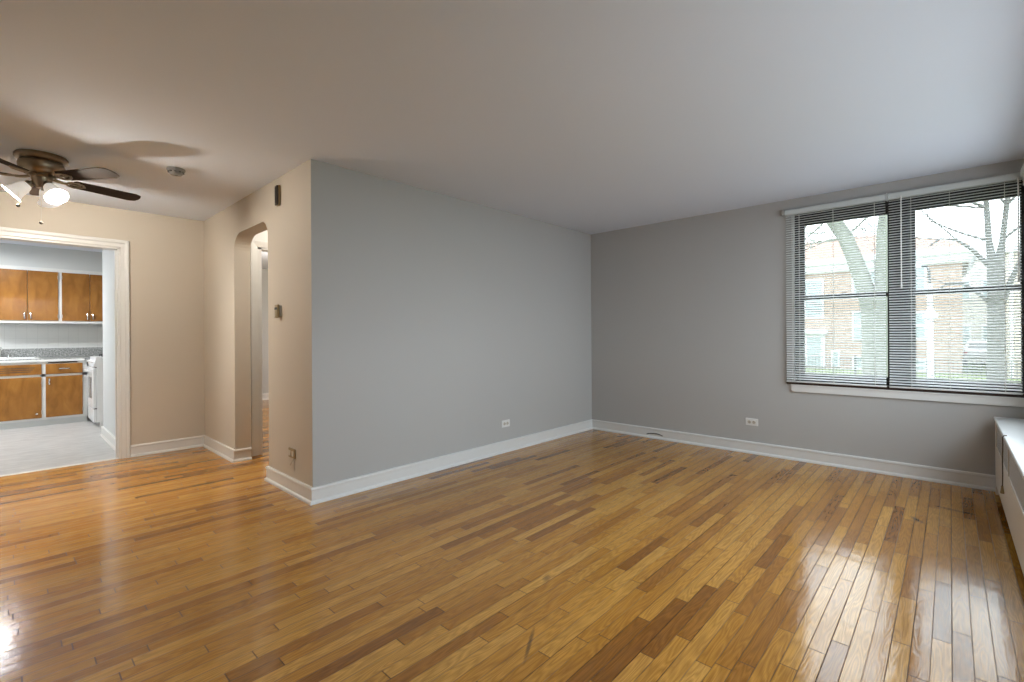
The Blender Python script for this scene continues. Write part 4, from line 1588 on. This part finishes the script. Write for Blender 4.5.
# bare street trees
def grow(mb, p, d, length, r, depth, rng, twig):
    """one curved limb that forks into thinner ones"""
    n = 5
    pts, rad = [Vector(p)], [r]
    dd = Vector(d).normalized()
    for i in range(n):
        dd = (dd + Vector((rng.uniform(-1, 1), rng.uniform(-1, 1), rng.uniform(-0.5, 0.8))) * 0.16).normalized()
        pts.append(pts[-1] + dd * length / n)
        rad.append(r * (1 - 0.45 * (i + 1) / n))
    (mb if r > 0.035 else twig).tube(pts, rad, 8 if r > 0.06 else 5)
    if depth == 0:
        return
    k = rng.choice((2, 3, 3))
    for j in range(k):
        i = rng.choice((2, 3, 4, 5)) if j else 5
        ax = Vector((rng.uniform(-1, 1), rng.uniform(-1, 1), rng.uniform(-1, 1))).normalized()
        nd_ = (Matrix.Rotation(rng.uniform(0.35, 0.85), 3, ax) @ dd)
        nd_.z += 0.12
        grow(mb, pts[i], nd_, length * rng.uniform(0.62, 0.82), max(rad[i] * rng.uniform(0.55, 0.8), 0.006), depth - 1, rng, twig)

def tree(label, base, trunk_pts, trunk_rad, limbs, bark, seed, depth):
    t = thing('bare_tree', label, 'tree', base, 0, 'bare street trees')
    rng = random.Random(seed)
    m = MB()
    m.tube(trunk_pts, trunk_rad, 14)
    W(m, 'trunk', bark, t, True)
    mb, tw = MB(), MB()
    for pts, rad, sub in limbs:
        mb.tube(pts, rad, 10)
        for (i, dr, ln, rr) in sub:
            grow(mb, pts[i], dr, ln, rr, depth, rng, tw)
    W(mb, 'limbs', bark, t, True)
    W(tw, 'twigs', bark, t)
    return t
TX = 13.4
tree('pale green-grey forked tree trunk outside the window pane nearest the corner', (TX, 1.25, GZ),
     [(TX, 1.255, GZ - 0.02), (TX, 1.255, GZ + 0.15), (TX, 1.25, 0.1), (TX, 1.25, 1.1), (TX, 1.24, 1.75), (TX, 1.24, 2.0)], [0.42, 0.30, 0.245, 0.24, 0.27, 0.26],
     [([(TX, 1.30, 1.70), (TX, 1.43, 2.25), (TX + 0.05, 1.60, 2.85), (TX + 0.1, 1.80, 3.45), (TX + 0.15, 2.10, 4.0), (TX + 0.2, 2.5, 4.6), (TX + 0.2, 3.0, 5.3)], [0.20, 0.17, 0.16, 0.155, 0.15, 0.12, 0.09],
       [(4, (0.2, 0.8, 0.1), 1.3, 0.05), (5, (-0.2, 0.8, 0.3), 1.2, 0.05), (3, (0.3, -0.6, 0.8), 1.0, 0.025), (6, (0.1, 0.5, 0.8), 1.5, 0.07), (3, (-0.3, 0.9, -0.2), 1.1, 0.03), (4, (0.4, 0.5, -0.3), 1.0, 0.025)]),
      ([(TX, 1.19, 1.75), (TX, 1.09, 2.2), (TX, 1.07, 2.8), (TX, 1.05, 3.4), (TX, 0.98, 4.0), (TX, 0.85, 5.0)], [0.20, 0.165, 0.16, 0.165, 0.17, 0.14],
       [(4, (0.1, -0.8, 0.5), 1.3, 0.05), (5, (0.1, 0.2, 1), 1.5, 0.08)])], BARK1, 5, 4)
TX2 = 14.0
tree('grey tree with arching limbs outside the window pane nearest the radiator cover', (TX2, -0.70, GZ),
     [(TX2, -0.70, GZ - 0.02), (TX2, -0.70, GZ + 0.15), (TX2, -0.70, 0.2), (TX2, -0.70, 1.4), (TX2, -0.70, 2.4), (TX2, -0.69, 2.75)], [0.28, 0.19, 0.145, 0.135, 0.135, 0.125],
     [([(TX2, -0.66, 2.55), (TX2, -0.60, 3.1), (TX2, -0.57, 3.8), (TX2, -0.52, 4.6)], [0.085, 0.055, 0.045, 0.035],
       [(1, (0.2, 0.8, 0.35), 1.1, 0.028), (2, (-0.2, 0.8, 0.5), 1.2, 0.03), (3, (0, 0.3, 1), 1.2, 0.05), (2, (0.3, 0.7, 0.2), 1.1, 0.022)]),
      ([(TX2, -0.73, 2.55), (TX2, -0.80, 3.1), (TX2, -0.86, 3.8), (TX2, -0.98, 4.6)], [0.085, 0.05, 0.042, 0.034],
       [(1, (0.1, -0.7, 0.5), 1.0, 0.03), (2, (0.2, -0.6, 0.7), 1.1, 0.03), (3, (0, -0.4, 1), 1.2, 0.045), (2, (-0.2, 0.6, 0.8), 1.0, 0.024)]),
      ([(TX2, -0.62, 2.55), (TX2, -0.35, 2.95), (TX2, -0.10, 3.20), (TX2, 0.15, 3.25), (TX2, 0.35, 3.1)], [0.05, 0.036, 0.03, 0.024, 0.016],
       [(2, (0, 0.5, 0.9), 0.9, 0.018), (3, (0, 0.9, 0.1), 0.8, 0.014)]),
      ([(TX2, -0.66, 1.75), (TX2, -0.45, 2.0), (TX2, -0.20, 2.25), (TX2, 0.05, 2.25), (TX2, 0.30, 2.05)], [0.045, 0.032, 0.026, 0.02, 0.012],
       [(3, (0, 0.7, 0.4), 0.6, 0.012)]),
      ([(TX2, -0.76, 1.7), (TX2, -0.9, 2.2), (TX2, -1.1, 2.8), (TX2, -1.35, 3.2)], [0.06, 0.045, 0.035, 0.025],
       [(2, (0, -0.5, 0.8), 0.9, 0.018)])], BARK2, 11, 4)
TX3 = 19.0
tree('thin bare tree with drooping twigs by the corner edge of the window', (TX3, 4.2, GZ),
     [(TX3, 4.25, GZ - 0.02), (TX3, 4.25, 0.5), (TX3, 4.2, 2.2), (TX3, 4.1, 3.4)], [0.16, 0.11, 0.09, 0.075],
     [([(TX3, 4.1, 3.3), (TX3, 4.0, 4.0), (TX3, 3.8, 4.7), (TX3, 3.5, 5.2)], [0.07, 0.05, 0.04, 0.03],
       [(1, (0.2, -0.8, 0.3), 1.1, 0.03), (2, (0.1, -0.8, -0.1), 1.1, 0.025), (1, (0.2, 0.6, 0.5), 1.2, 0.03), (3, (0, -0.6, 0.5), 1.2, 0.03)])], BARK1, 3, 4)
